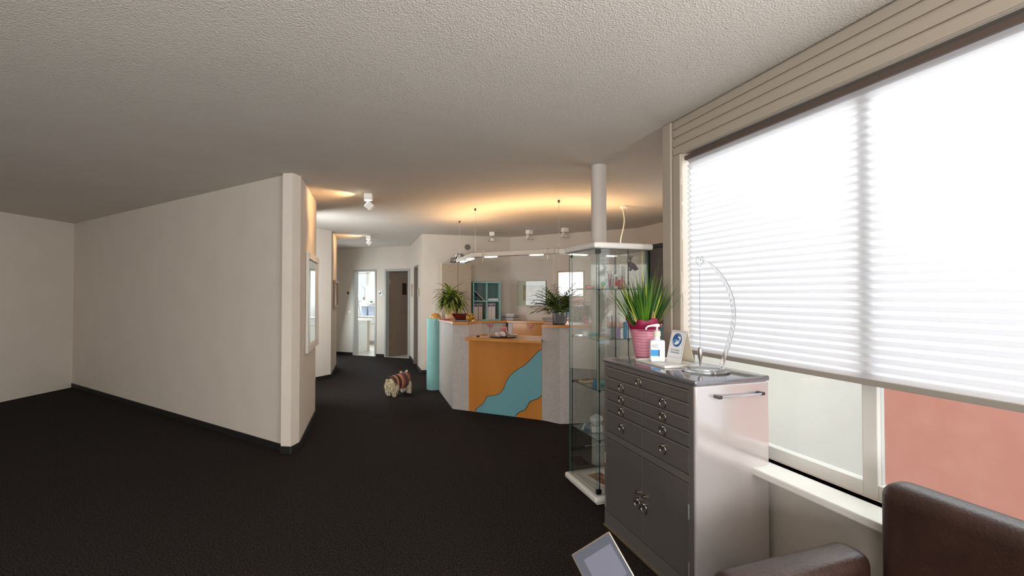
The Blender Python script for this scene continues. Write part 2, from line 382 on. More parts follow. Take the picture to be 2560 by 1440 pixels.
# --- window 3: the big one on the right with its casing
wo = bpy.data.objects.new('window_3', None); COL.objects.link(wo); struct(wo); wo.location = WF.w(0, 0, 0); wo.rotation_euler = (0, 0, WF.a)
b = MB()
for x0, x1 in ((.0, .085), (.095, .165)): b.box(x0, x1, -.022 if x0 else -.03, 0, .0, CEIL-.002 if not x0 else 2.36)
b.build('window_casing', FRAMEW, wo, bevel=.006)
b = MB(); b.box(.1, 2.5, -.012, -.0005, 2.36, CEIL-.002)
for z in (2.36, 2.415, 2.475, 2.53): b.box(.1, 2.5, -.022, -.012, z+.004, z+.048)
b.build('shutter_box', FRAMEW, wo, bevel=.003)
b = MB()
for x0, x1 in ((.165, .2), (2.25, 2.35), (1.19, 1.25)): b.box(x0, x1, .055, .1, .62, 2.36)
b.box(.2, 1.19, .055, .1, .62, .68); b.box(.2, 1.19, .055, .1, 2.3, 2.36); b.box(1.25, 2.25, .055, .1, .62, .68); b.box(1.25, 2.25, .055, .1, 2.3, 2.36)
b.build('window_frame', WHITEM, wo, bevel=.004)
for x0, x1 in ((.2, 1.19), (1.25, 2.25)): MB().box(x0, x1, .075, .08, .68, 2.3).build('window_pane', GLASSW, wo)
MB().box(.1, 2.4, -.14, .05, .585, .62).build('window_sill', WHITEM, wo, bevel=.008)
tb = thing('pleated_blind', 'large white pleated blind glowing over the side window behind the metal cabinet', 'window blind', WF.w(0, 0, 0), WF.a)
b = MB(); pleats(b, .178, 2.24, 1.115, 2.318, .032, .035, .010); b.build('blind_fabric', BLINDM, tb)
MB().box(.17, 2.24, .012, .052, 1.09, 1.115).build('bottom_rail', mat('grey_rail', '#9c958c', .4), tb, bevel=.003)
MB().box(.17, 2.24, .008, .054, 2.318, 2.345).build('top_rail', mat('dark_top_rail', '#5e5048', .5), tb, bevel=.003)
cordp = [(.162+.004*math.sin(i*.9), -.004-.01*math.sin(i*.35)**2, 2.32-i*.05) for i in range(18)]
MB().tube(cordp+[(.19, -.01, 1.42), (.2, 0, 1.40)], .0022, 6).build('pull_cord', WHITEP, tb, smooth=True)
MB().box(.15, .17, -.012, .0, 2.03, 2.055).build('cord_guide', WHITEP, tb, bevel=.003)

# outside: pink rendered building opposite the windows
for nm, P, Q, lab in (('building', WF.w(-3, 7, 0), WF.w(9, 7, 0), 'salmon rendered building seen under the blind of the side window'),
                 ('building', BR.w(-2, 5, 0), BR.w(5, 5, 0), 'salmon building with grey roof seen through the small office window')):
    a = math.atan2(Q[1]-P[1], Q[0]-P[0]); L = math.dist(P[:2], Q[:2]); t = thing(nm, lab, 'building', (*P[:2], 0), a)
    MB().box(0, L, 0, 3, -3, 1.8).build('wall', mat('salmon_render', '#e29a84', .8, var='#d98c76', scale=2), t)
    MB().poly([(-.2, -.3, 1.8), (L+.2, -.3, 1.8), (L+.2, 1.6, 2.7), (-.2, 1.6, 2.7), (-.2, 3.3, 1.8), (L+.2, 3.3, 1.8)], [(0, 1, 2, 3), (3, 2, 5, 4), (0, 3, 4), (1, 5, 2), (0, 4, 5, 1)]).build('roof', mat('roof_grey', '#77707a', .8), t)
    for k in range(int(L/1.6)):
        f = MB().box(.5+k*1.6, 1.3+k*1.6, -.03, .0, .1, 1.2).build('window', mat('white_frame', '#dcd6d0', .5), t)
        MB().box(.56+k*1.6, 1.24+k*1.6, -.035, -.03, .16, 1.14).build('pane', mat('dim_pane', '#6c6f78', .2), f)

def rootinv(p):
    while p.parent: p = p.parent
    return (Matrix.Translation(p.location) @ p.rotation_euler.to_matrix().to_4x4()).inverted()
def WB(b, name, m, parent, **k):      # build a part from room coordinates under its thing
    b.bm.transform(rootinv(parent)); return b.build(name, m, parent, **k)

# ---------------------------------------------------------------- reception desk
A, B, C, D, E_, F_ = [onz(*p, 0) for p in ((1098, 977.5), (1131.6, 1022.6), (1172, 1027.4), (1354.8, 1050.5), (1400, 1060.4), (1420, 1058.8))]
B2 = lambda v: (v.x, v.y)
desk = thing('reception_desk', 'faceted reception desk of grey laminate and honey wood with a turquoise river inlay', 'reception desk', (-.1, 5.5, 0))
Ci = V(-.40, 5.86, 0); Cj = V(-.52, 6.15, 0); Ai = V(-.90, 7.0, 0)
WB(MB().prism([B2(A), B2(B), B2(C), B2(Ci), B2(Cj), B2(Ai)], 0, 1.09), 'side_pier', GREYL, desk, bevel=.003)
Fr = V(1.9, 5.46, 0); pr = [B2(D), B2(E_), (.95, 5.13), (1.75, 5.42), (1.68, 5.72), (.95, 5.48), (.44, 5.44)]
WB(MB().prism(pr, 0, 1.09), 'side_pier', GREYL, desk, bevel=.003)
top1 = [onz(1096, 797, 1.12), onz(1131.6, 805, 1.12), onz(1167.5, 805.5, 1.12), onz(1198, 802.5, 1.12), V(-.49, 6.12, 1.12), V(-.84, 6.75, 1.12)]
WB(MB().prism([B2(p) for p in top1], 1.09, 1.12), 'counter_top', WOODT, desk, bevel=.003)
top2 = [onz(1354, 812.7, 1.12), onz(1397.7, 812.7, 1.12), V(.96, 5.09, 0), V(1.8, 5.38, 0), V(1.7, 5.76, 0), V(.95, 5.5, 0), V(.43, 5.46, 0)]
WB(MB().prism([B2(p) for p in top2], 1.09, 1.12), 'counter_top', WOODT, desk, bevel=.003)
# front panel between the piers, wave inlay
dn = (D-C).normalized(); nrm = V(dn.y, -dn.x, 0); C0 = C-nrm*.0; D0 = D
c = [C0-dn*.0, D0, D0-nrm*.03, C0-nrm*.03]
WB(MB().prism([B2(p) for p in c], 0, .9), 'front_panel', WOOD, desk)
def P4(x, y): return onv(1040+x/4.235, 740+y/4.235, C, D)
def smoothpts(pts, n=6):
    out = []
    for i in range(len(pts)-1):
        p0, p1, p2, p3 = pts[max(i-1, 0)], pts[i], pts[i+1], pts[min(i+2, len(pts)-1)]
        for k in range(n):
            t = k/n
            out.append(tuple(.5*(2*p1[j]+(-p0[j]+p2[j])*t+(2*p0[j]-5*p1[j]+4*p2[j]-p3[j])*t*t+(-p0[j]+3*p1[j]-3*p2[j]+p3[j])*t**3) for j in (0, 1)))
    out.append(pts[-1]); return out
upc = smoothpts([(1329, 567), (1290, 590), (1225, 660), (1160, 725), (1080, 775), (1010, 830), (960, 900), (925, 985), (880, 1035), (820, 1053), (755, 1065), (732, 1105), (700, 1150), (660, 1175), (622, 1213)])
loc_ = smoothpts([(1052, 1268), (1090, 1232), (1150, 1205), (1180, 1165), (1205, 1120), (1260, 1098), (1300, 1080), (1331, 1048)])
oc = [P4(*p) for p in upc+loc_]
oc = [V(p.x, p.y, p.z if p.z > .03 else .001) for p in oc]
WB(MB().slab([p+nrm*.0005 for p in oc], nrm*.003), 'river_inlay', TURQD, desk)
for crv in (upc, loc_):
    WB(MB().tube([V(q.x, q.y, max(q.z, .004))+nrm*.003 for q in (P4(*p) for p in crv)], .0035, 5), 'groove', GROOVE, desk, smooth=True)
lg = [onz(1162, 845, .94), onz(1353, 853.2, .94), V(.47, 5.48, .94), V(-.40, 5.86, .94)]
lg[2] = D-nrm*.40; lg[3] = C-nrm*.40; 
lgp = [B2(lg[0]), B2(lg[1]), (D.x-.005, D.y), B2(lg[2]), B2(lg[3]), (C.x+.005, C.y)]
WB(MB().prism(lgp, .912, .94), 'writing_ledge', WOODT, desk, bevel=.003)
# turquoise fluted half-round column on the far end of the desk
tc = V(-1.205, 6.99, 0); b = MB(); n = 40; pts = []
for k in range(n+1):
    a = PI*.93+PI*1.05*k/n; r = .118+(.003 if k % 2 else -.002); pts.append((tc.x+r*math.cos(a), tc.y+r*math.sin(a)*1.05))
WB(MB().prism(pts, 0, 1.10), 'end_column', TURQ, desk)
WB(MB().ball((tc.x+.01, tc.y+.02, 1.10), (.085, .085, .075), 20), 'wooden_dome', WOODD, desk, smooth=True)

# back cabinets along the two reception walls, with the worktop
UY0, UY1 = -.45, -.004
ca = thing('base_cabinet', 'speckled grey double-door base cabinet under the turquoise shelf with pink triangle pulls', 'cabinet', BL.w(.86, 0, 0), BL.a)
def tri(b, cx, zt, w, h, y): b.slab([(cx-w/2, y, zt), (cx+w/2, y, zt), (cx, y, zt-h)], (0, -.012, 0))
MB().box(0, .60, UY0+.02, UY1, .08, .95).build('body', GREYL, ca)
sL = [BL.l(onv(px, 820, BL.w(0, UY0), BL.w(1, UY0)))[0]-.86 for px in (1198, 1224, 1281)]
for x0, x1, k in ((.0, sL[1]-.002, 1), (sL[1]+.002, .632, 0)):
    d = MB().box(x0, x1, UY0, UY0+.018, .09, .945).build('door', GREYL, ca, bevel=.0015)
    b = MB(); q = sL[1]; y = UY0-.001
    pts = [(q-.072, y, .925), (q-.003, y, .925), (q-.003, y, .855)] if k else [(q+.003, y, .925), (q+.072, y, .925), (q+.003, y, .855)]
    b.slab(pts, (0, -.012, 0)); b.build('triangle_pull', PINKT, d)
cb = thing('drawer_cabinet', 'honey wood drawer cabinet with pink triangle pulls behind the writing ledge', 'cabinet', BR.w(0, 0, 0), BR.a)
xr0 = BR.l(onv(1281, 820, BR.w(0, UY0), BR.w(1, UY0)))[0]; xr1 = xr0+.95; xm = BR.l(onv(1325, 820, BR.w(0, UY0), BR.w(1, UY0)))[0]
MB().box(.215, xr0-.002, UY0, UY0+.018, .09, .945).build('filler_panel', GREYL, cb, bevel=.0015)
MB().box(xr0, 1.9, UY0+.02, UY1, .08, .95).build('body', WOODD, cb)
for z0, z1 in ((.72, .945), (.41, .715), (.09, .405)):
    for xa, xb_, xc in ((xr0+.002, xr0+2*(xm-xr0), xm), (xr0+2*(xm-xr0)+.004, 1.88, xr0+2*(xm-xr0)+.4)):
        d = MB().box(xa, xb_, UY0, UY0+.018, z0, z1).build('drawer', WOODD, cb, bevel=.0015)
        b = MB(); tri(b, xc, z1-.02, .15, .075, UY0-.001); b.build('triangle_pull', PINKT, d)
wt = thing('worktop', 'long honey wood worktop running round the corner behind the desk', 'worktop', BL.w(.86, 0, 0))
ck = V(*BL.w(1.698, -.004)); cin = V(-.0985, 8.262, 0)
WB(MB().prism([BL.w(.86, UY0-.02)[:2], (-.096, 8.255), BR.w(1.95, UY0-.02)[:2], BR.w(1.95, -.004)[:2], (-.039, 8.766), BL.w(.86, -.004)[:2]], .95, .982), 'board', WOODT, wt, bevel=.003)
# tall cabinet
tcx = (.305, .888)
tc_ = thing('tall_cabinet', 'tall taupe two-door cupboard standing against the reception back wall', 'cabinet', BL.w(tcx[0], 0, 0), BL.a); TWD = tcx[1]-tcx[0]-.04
MB().box(0, TWD, -.43, -.004, 0, 2.03).build('body', mat('cream_carcass', '#c9bda9', .5), tc_, bevel=.002)
sm = BL.l(onv(1145, 720, BL.w(0, -.45), BL.w(1, -.45)))[0]-tcx[0]
for x0, x1 in ((.012, sm-.004), (sm+.004, TWD-.004)): MB().box(x0, x1, -.45, -.431, .06, 2.018).build('door', TAUPE, tc_, bevel=.0015)
# chrome wire sculpture: two crumpled wire balls
def wireball(b, c, r, n=60, rr=.0035, seed=1):
    rnd = random.Random(seed)
    for i in range(n):
        u = V(rnd.gauss(0, 1), rnd.gauss(0, 1), rnd.gauss(0, 1)).normalized(); v = u.orthogonal().normalized(); w = u.cross(v); k = rnd.uniform(.75, 1)
        a0 = rnd.uniform(0, 6.28); off = u*r*rnd.uniform(-.5, .5); R = math.sqrt(max(.05, 1-(off.length/r)**2))*r*k
        b.tube([V(*c)+off+(v*math.cos(a0+t*.35)+w*math.sin(a0+t*.35))*R for t in range(8)], rr, 4)
p = BL.l(onv(1150, 655, BL.w(0, -.25), BL.w(1, -.25)))
ws = thing('wire_sculpture', 'shiny silver crumpled wire sculpture of two balls on the tall cabinet', 'sculpture', BL.w(p[0], -.22, 2.03), BL.a)
b = MB(); wireball(b, (0, 0, .105), .1, 90, .0045, 3); b.build('large_ball', CHROME, ws)
b = MB(); wireball(b, (-.135, -.02, .062), .06, 50, .0045, 4); b.build('small_ball', CHROME, ws); b = MB(); wireball(b, (.12, .0, .045), .04, 30, .004, 5); b.build('small_ball', CHROME, ws)
# turquoise cube shelf
sx0, sx1, sz0, sz1 = .90, 1.425, .983, 1.70
sh = thing('cube_shelf', 'turquoise four-cube shelf standing on the back worktop', 'shelf', BL.w(sx0, 0, sz0), BL.a); SW = sx1-sx0; SH = sz1-sz0
b = MB(); t = .022
b.box(0, t, -.33, -.006, 0, SH); b.box(SW-t, SW, -.33, -.006, 0, SH); b.box(t, SW-t, -.33, -.006, 0, t); b.box(t, SW-t, -.33, -.006, SH-t, SH)
b.build('carcass', TURQ, sh, bevel=.002)
MB().box(SW/2-t/2, SW/2+t/2, -.325, -.012, t, SH-t).build('upright', TURQ, sh)
for X in ((t, SW/2-t/2), (SW/2+t/2, SW-t)): MB().box(*X, -.325, -.012, SH/2-t/2, SH/2+t/2).build('shelf_board', TURQ, sh)
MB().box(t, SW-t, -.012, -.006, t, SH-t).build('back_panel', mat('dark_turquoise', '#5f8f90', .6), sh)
BIND = mat('pale_binder', '#cfc6c2', .6); PURP = mat('purple_label', '#5c4a7c', .6)
bl_ = ['pale lever-arch binder leftmost in the turquoise shelf', 'pale lever-arch binder second from the left in the turquoise shelf', 'pale lever-arch binder just right of the shelf upright', 'pale lever-arch binder rightmost in the turquoise shelf']
for i, x in enumerate((.025, .107, SW/2+.014, SW/2+.092)):
    bd = thing('ring_binder', bl_[i], 'binder', BL.w(sx0+x, -.31, sz0+t+.001), BL.a, 'binders in the turquoise shelf')
    MB().box(0, .072, 0, .27, 0, .29).build('cover', BIND, bd, bevel=.002)
    MB().box(.006, .066, -.0012, 0, .235, .275).build('label', PURP, bd)
    MB().lathe([(.009, 0), (.009, .002)], (0, 0, 0), 12, M=Matrix.Translation((.036, 0, .045)) @ Matrix.Rotation(PI/2, 4, 'X')).build('finger_ring', STEEL, bd)
fo = thing('folder', 'thin white folder leaning diagonally in the upper left cube', 'folder', BL.w(sx0+.03, -.3, sz0+SH/2+.013), BL.a)
M_ = Matrix.Translation((.20, 0, 0)) @ Matrix.Rotation(math.radians(-46), 4, 'Y')
MB().box(-.012, 0, 0, .22, .012, .27, M_).build('sheet', mat('folder_white', '#cfcac4', .6), fo); MB().box(-.022, -.0125, .002, .218, .012, .27, M_).build('cover', BLACKP, fo)
pl = thing('paper_stack', 'loose stack of white papers in the upper right cube', 'papers', BL.w(sx0+SW/2+.02, -.31, sz0+SH/2+.012), BL.a)
PAPER = mat('paper', '#e6e2dc', .8)
rnd = random.Random(7)
for i in range(5):
    MB().box(-.0, .2, 0, .25, .0, .007, Matrix.Translation((.003+rnd.uniform(0, .012), rnd.uniform(0, .02), .0075*i)) @ Matrix.Rotation(rnd.uniform(-.05, .05), 4, 'Z')).build('sheets', PAPER, pl)
# magazines on the back worktop
def stack(loc, a, n, w, d, label, cols, hs=.008, jit=.1, seed=1, name='magazine', cat='magazine', group=None, lab2=None):
    r = random.Random(seed); z = loc[2]
    for i in range(n):
        o = MB().box(-w/2, w/2, -d/2, d/2, 0, hs-.0006).build(name, cols[i % len(cols)], bevel=.0008); o.location = (loc[0]+r.uniform(-.012, .012), loc[1]+r.uniform(-.012, .012), z); o.rotation_euler = (0, 0, a+r.uniform(-jit, jit)); z += hs
        ords = ['bottom', 'second from the bottom', 'third from the bottom', 'fourth from the bottom', 'fifth from the bottom', 'sixth from the bottom', 'seventh from the bottom', 'eighth from the bottom']
        tag(o, (ords[i] if i < n-1 else 'topmost')+' '+label, cat, group)
MG = [mat('mag_grey', '#8f8a94', .4), mat('mag_white', '#d8d2ce', .4), mat('mag_mauve', '#8a6f7c', .4), mat('mag_dark', '#4c4650', .4), mat('mag_cream', '#c9bda8', .4)]
p = onz(1270, 799, .984); p = BR.w(.13, -.2, .983)
stack(p, BR.a, 7, .24, .22, 'magazine in the stack right of the turquoise shelf', MG, .0165, .08, 3, group='magazines right of the turquoise shelf')
p = BR.w(BR.l(onv(1395, 798, BR.w(0, -.25), BR.w(1, -.25)))[0]-.12, -.22, .983)
stack(p, BR.a+.3, 4, .3, .24, 'leaflet in the loose heap below the office window', [MG[2], MG[1], MG[0], MG[2]], .016, .5, 5, group='leaflets below the office window')
# framed glass picture on the back-right wall
q0 = BR.l(onv(1295, 740, Rb, Rc))[0]; q1 = BR.l(onv(1366, 740, Rb, Rc))[0]; qz1 = onv(1330, 702, Rb, Rc).z; qz0 = onv(1330, 764, Rb, Rc).z
pt = thing('framed_picture', 'thin-framed glazed picture with a tan print on the wall behind the desk', 'picture', BR.w(q0, 0, qz0), BR.a); PW = q1-q0; PHH = qz1-qz0
MB().box(0, PW, -.018, -.003, 0, PHH).build('frame', mat('pewter_frame', '#7d7264', .35, .6), pt, bevel=.002)
MB().box(.008, PW-.008, -.0195, -.018, .008, PHH-.008).build('mount', mat('mount_board', '#d8c9ae', .6), pt)
MB().box(.12, PW-.05, -.0205, -.0195, .09, PHH-.085).build('print', mat('tan_print', '#c9a468', .5, var='#a07c50', scale=7, amt=.2), pt)
MB().box(.01, PW-.01, -.0245, -.0215, .01, PHH-.01).build('glass', GLASSW, pt)
# ventilation disc and small nail
p = onv(1168.5, 618, Ra, Rb); sp = BL.l(p)
o = thing('wall_speaker', 'round grey speaker high on the reception back wall', 'speaker', BL.w(sp[0], 0, p.z), BL.a)
MR = Matrix.Rotation(PI/2, 4, 'X')
MB().lathe([(.052, 0), (.055, .006), (.05, .014), (.03, .018), (.001, .018)], n=32, M=MR).build('grille', mat('speaker_grey', '#6f6762', .7), o, smooth=True)

# ---------------------------------------------------------------- hanging lamp over the desk
LP = [(-.80, 6.826), (-.481, 5.843), (.558, 5.324), (1.441, 5.685)]; LZ = 1.975
lamp = thing('pendant_lamp', 'angular white beam lamp hanging on thin wires above the reception desk', 'lamp', (LP[1][0], LP[1][1], LZ-.03))
def offset_poly(P, w):
    o = []
    for i, p in enumerate(P):
        d0 = (Vector(P[i])-Vector(P[i-1])).normalized() if i else None; d1_ = (Vector(P[i+1])-Vector(P[i])).normalized() if i < len(P)-1 else None
        if d0 is None: n = V(-d1_.y, d1_.x)
        elif d1_ is None: n = V(-d0.y, d0.x)
        else:
            n0 = V(-d0.y, d0.x); n1 = V(-d1_.y, d1_.x); n = (n0+n1); n = n/n.dot(n0)
        o.append((p[0]+n.x*w, p[1]+n.y*w))
    return o
WARM = (1, .60, .28)
up = offset_poly(LP, .055); dn_ = offset_poly(LP, -.055)
TUBEM = mat('lit_tube', '#ffffff', .5, emit='#fff6e6', es=3.2)
for i in range(3):
    WB(MB().prism([up[i], up[i+1], dn_[i+1], dn_[i]], LZ-.025, LZ+.025), 'beam', WHITEM, lamp, bevel=.003)
    p, q = Vector(LP[i]), Vector(LP[i+1]); d = (q-p).normalized(); L = (q-p).length
    for f in ((.16, .40), (.60, .84)) if i != 1 else ((.13, .27), (.68, .82)):
        a = p+d*L*f[0]; c_ = p+d*L*f[1]; n = V(-d.y, d.x)*.03
        WB(MB().prism([tuple(a+n), tuple(c_+n), tuple(c_-n), tuple(a-n)], LZ-.036, LZ-.0255), 'lit_diffuser', TUBEM, lamp, bevel=.004)
    l = area('uplight', (*((p+q)/2), LZ+.05), (*((p+q)/2), 3), .05, L*.9, (5.2, 6.0, 5.6)[i], WARM)
    l.rotation_euler = Matrix(((V(d.y, -d.x, 0)), V(d.x, d.y, 0), V(0, 0, -1))).transposed().to_euler()
    l.rotation_euler = (Matrix.Rotation(math.atan2(d.y, d.x)-PI/2, 4, 'Z') @ Matrix.Rotation(PI, 4, 'X')).to_euler()
for i, (x, y) in enumerate(LP):
    WB(MB().tube([(x, y, LZ+.02), (x, y, CEIL-.02)], .0018, 5), 'suspension_wire', STEEL, lamp)
    WB(MB().lathe([(.013, 0), (.013, .03)], (x, y, CEIL-.031), 14), 'ceiling_anchor', mat('dark_anchor', '#5b4a35', .4, .6), lamp)
    WB(MB().lathe([(.006, 0), (.004, .025)], (x, y, LZ+.025), 10), 'wire_grip', CHROME, lamp)
x, y = LP[3]
WB(MB().lathe([(.05, 0), (.05, .03)], (x-.02, y, CEIL-.031), 24), 'ceiling_rose', WHITEP, lamp, bevel=.003)
WB(MB().tube([(x-.04+.025*math.sin(t*.5), y-.01, CEIL-.03-(CEIL-.03-LZ)*t/12) for t in range(13)], .006, 8), 'power_cable', CREAM, lamp, smooth=True)
# clear acrylic screen hung from the beam on chains
PA, PB = LP[1], LP[2]; LF = Frame(PA[0], PA[1], math.atan2(PB[1]-PA[1], PB[0]-PA[0])); L12 = math.dist(PA, PB)
def lampx(px, P=LF, oy=-.07): return P.l(onv(px, 645, P.w(0, oy), P.w(1, oy)))[0]
def chain(b, x, y, z0, z1, r=.007):
    n = int((z1-z0)/(r*1.7))
    for i in range(n):
        z = z1-(i+.5)*(z1-z0)/n; pts = []
        for k in range(8):
            t = 2*PI*k/8; u = r*.55*math.cos(t); w = r*1.1*math.sin(t)
            pts.append((x+(u if i % 2 else 0), y+(0 if i % 2 else u), z+w))
        b.tube(pts, .0014, 4, closed=True)
xa, xb2 = lampx(1207), lampx(1369)
scn = thing('acrylic_screen', 'clear acrylic protective screen hanging on short chains below the lamp over the ledge', 'protective screen', LF.w(0, 0, 0), LF.a)
MB().box(xa-.07, xb2+.05, -.072, -.068, 1.14, 1.885).build('panel', ACRYL, scn)
for x in (xa, xb2):
    b = MB(); chain(b, x, -.07, 1.885, LZ+.045); b.tube([(x, -.07, LZ+.04), (x, -.02, LZ+.032), (x, .06, LZ+.032)], .003, 6); b.tube([(x, -.075, 1.87), (x, -.08, 1.88), (x, -.07, 1.893)], .003, 6); b.build('chain', CHROME, scn, smooth=True)
xc_ = lampx(1386); b = MB(); chain(b, xc_, -.07, 1.71, LZ+.045); b.tube([(xc_, -.07, LZ+.04), (xc_, .06, LZ+.032)], .003, 6)
o = b.build('glass_bead_chain', CHROME, smooth=True); o.location = LF.w(0, 0, 0); o.rotation_euler = (0, 0, LF.a); tag(o, 'longer silver chain dangling from the beam lamp near the display case', 'chain')

# ---------------------------------------------------------------- ceiling spotlights
def spot(loc, a, lab, lit=True, rot=0):
    t = thing('ceiling_spotlight', lab, 'ceiling light', loc, a, 'white halogen ceiling spotlights')
    MB().box(-.043, .043, -.043, .043, -.075, -.002).build('mounting_box', WHITEP, t, bevel=.004)
    MB().tube([(0, 0, -.075), (.0, 0, -.098)], .007, 10).build('joint', STEEL, t)
    M_ = Matrix.Translation((0.012, 0, -.135)) @ Matrix.Rotation(math.radians(40), 4, 'Y')
    MB().box(-.03, .042, -.042, .042, -.045, .035, M_).build('lamp_head', WHITEP, t, bevel=.004)
    MB().lathe([(.038, 0), (.038, .004)], n=24, M=M_ @ Matrix.Translation((-.032, 0, -.005)) @ Matrix.Rotation(-PI/2, 4, 'Y')).build('lit_bulb', mat('lit_halogen', '#ffffff', .5, emit='#fff0d8', es=9), t)
    MB().box(-.04, -.005, -.03, .03, -.079, -.0755).build('lit_slot', MATS['lit_halogen'], t)
    return t
S1 = (-1.604, 4.99, CEIL); S2 = (-2.734, 8.536, CEIL)
spot(S1, .15, 'white ceiling spotlight nearer the camera, tilted to the left wall and lit'); spot(S2, .1, 'farther white ceiling spotlight in the hallway, tilted left and lit')
def splight(loc, tgt, e, ang, blend, r=.02):
    l = bpy.data.lights.new('halogen_beam', 'SPOT'); l.energy = e; l.color = (1, .56, .24); l.spot_size = math.radians(ang); l.spot_blend = blend; l.shadow_soft_size = r
    o = bpy.data.objects.new('halogen_beam', l); COL.objects.link(o); o.location = loc; o.rotation_euler = (Vector(tgt)-Vector(loc)).to_track_quat('-Z', 'Y').to_euler()
splight((S1[0]-.075, S1[1], CEIL-.10), (-2.3, 5.0, CEIL-.05), 13, 95, .9)
splight((S1[0]-.06, S1[1]+.0, CEIL-.16), (-2.25, 5.05, 1.75), 12, 80, 1)
splight((S2[0]-.075, S2[1], CEIL-.10), (-3.4, 8.6, CEIL-.05), 14, 100, .9)
splight((S2[0]-.06, S2[1], CEIL-.16), (-3.35, 8.65, 1.8), 13, 80, 1)
def trispot(loc, a, lab):
    t = thing('triangular_spotlight', lab, 'ceiling light', loc, a, 'triangular white ceiling lamps above the back worktop')
    MB().box(-.045, .045, -.045, .045, -.07, -.002).build('mounting_box', WHITEP, t, bevel=.004)
    MB().tube([(0, 0, -.07), (0, 0, -.095)], .005, 8).build('joint', STEEL, t)
    b = MB(); T = [(-.062, -.03, -.165), (.062, -.03, -.165), (0, -.005, -.088)]; b.slab(T, (0, .07, .02)); b.build('lamp_shade', WHITEP, t, bevel=.004)
    MB().tube([(-.064, -.032, -.167), (.064, -.032, -.167), (0, -.007, -.088), (-.064, -.032, -.167)], .004, 6).build('shade_rim', mat('bronze_rim', '#6b5c4d', .4, .5), t)
trispot((-.36, 8.046, CEIL), .0, 'leftmost triangular ceiling lamp, seen straight on')
trispot((.30, 7.797, CEIL), .75, 'middle triangular ceiling lamp, turned to the side')
trispot((.891, 7.54, CEIL), .55, 'rightmost triangular ceiling lamp beside the round column')

# ---------------------------------------------------------------- round column
o = MB().lathe([(.066, 0), (.066, CEIL)], (0, 0, 0), 40).build('column', COLM, smooth=True); o.location = (.759, 3.91, 0)
o['kind'] = 'structure'; o['label'] = 'slim round white column behind the glass display case'

# ---------------------------------------------------------------- glass display case (frame of the window wall)
VX0, VX1, VY0, VY1 = -.725, -.237, -.41, .075
vit = thing('display_case', 'tall square glass display case with white rounded base and top', 'display case', WF.w((VX0+VX1)/2, (VY0+VY1)/2, 0), WF.a)
hx, hy = (VX1-VX0)/2, (VY1-VY0)/2
WL = mat('white_lacquer', '#e6e2dc', .3)
def roundslab(x, y, z0, z1, name, r=.019):
    b = MB(); b.box(-x, x, -y, y, z0, z1); return b.build(name, WL, vit, bevel=r, seg=5, smooth=True)
MB().box(-hx+.03, hx-.03, -hy+.03, hy-.03, 0, .022).build('plinth', mat('plinth_white', '#cfcac4', .5), vit)
roundslab(hx, hy, .022, .066, 'base'); roundslab(hx, hy, 1.786, 1.83, 'top')
ix, iy = hx-.03, hy-.03; GT = .005
def pane(x0, x1, y0, y1, name, z0=.068, z1=1.785):
    b = MB(); b.box(x0, x1, y0, y1, z0, z1); b.bm.faces.ensure_lookup_table()
    thin = 'x' if (x1-x0) < (y1-y0) else 'y'
    for f in b.bm.faces:
        f.normal_update(); n = f.normal; f.material_index = 0 if abs(getattr(n, thin)) > .9 else 1
    return b.build(name, [GLASSV, GLASSE], vit)
pane(-ix, -ix+GT, -iy, iy, 'glass_side'); pane(-ix+GT+.001, ix-GT-.001, iy-GT, iy, 'glass_side')
pane(-ix+GT+.001, ix-.002, -iy, -iy+GT, 'glass_side')
dr = pane(ix, ix+GT, -iy+.012, iy-.0, 'glass_door')
for n_, z in (('hinge', .09), ('hinge', 1.765)): MB().box(ix-.012, ix+.012, -iy-.004, -iy+.03, z-.015, z+.015).build(n_, BLACKP, dr, bevel=.002)
for X, Y in ((-ix+.035, -iy+.008), (ix-.012, -iy+.028), (ix-.01, iy-.16), (-ix+.02, iy-.02)): MB().tube([(X, Y, .068), (X, Y, 1.785)], .0035, 6).build('shelf_rail', BLACKP, vit)
SHZ = (.440, .790, 1.145, 1.503)
for z in SHZ:
    b = MB(); b.box(-ix+.012, ix-.012, -iy+.014, iy-.014, z-.005, z)
    for f in b.bm.faces: f.normal_update(); f.material_index = 0 if abs(f.normal.z) > .9 else 1
    s_ = b.build('glass_shelf', [GLASSV, GLASSE], vit)
    for X, Y in ((-ix+.035, -iy+.010), (ix-.012, -iy+.028), (ix-.01, iy-.16)): MB().ball((X, Y, z-.009), .009, 10).build('shelf_clip', BLACKP, s_, smooth=True)
MB().ball((-ix+.035, -iy+.008, 1.76), .014, 12).build('lock_knob', BLACKP, dr, smooth=True)
# grey rabbit sticker on the door glass
gx = ix+GT+.0008
P0, P1 = WF.w((VX0+VX1)/2+gx, -1), WF.w((VX0+VX1)/2+gx, 1)
R = [(610, 455), (622, 490), (618, 515), (640, 480), (668, 470), (655, 500), (625, 545), (620, 600), (680, 625), (725, 670), (745, 710), (762, 715), (770, 735), (755, 760), (735, 760), (720, 775), (690, 772), (650, 745), (625, 760), (622, 778), (590, 778), (583, 755), (600, 740), (580, 700), (568, 640), (570, 610), (550, 600), (542, 575), (555, 545), (580, 530), (585, 500)]
rb = [Vector(rootinv(vit) @ onv(1500+x/8, 580+y/8, P0, P1)) for x, y in R]
for p in rb: p.x = gx
o = MB().slab(rb, (.0008, 0, 0)).build('rabbit_sticker', mat('grey_sticker', '#4d4748', .6), dr)
e = Vector(rootinv(vit) @ onv(1500+571/8, 580+570/8, P0, P1)); MB().box(gx+.0008, gx+.0016, e.y-.0035, e.y+.0035, e.z-.003, e.z+.003).build('rabbit_eye', mat('eye_white', '#e8e8e8', .5), o)

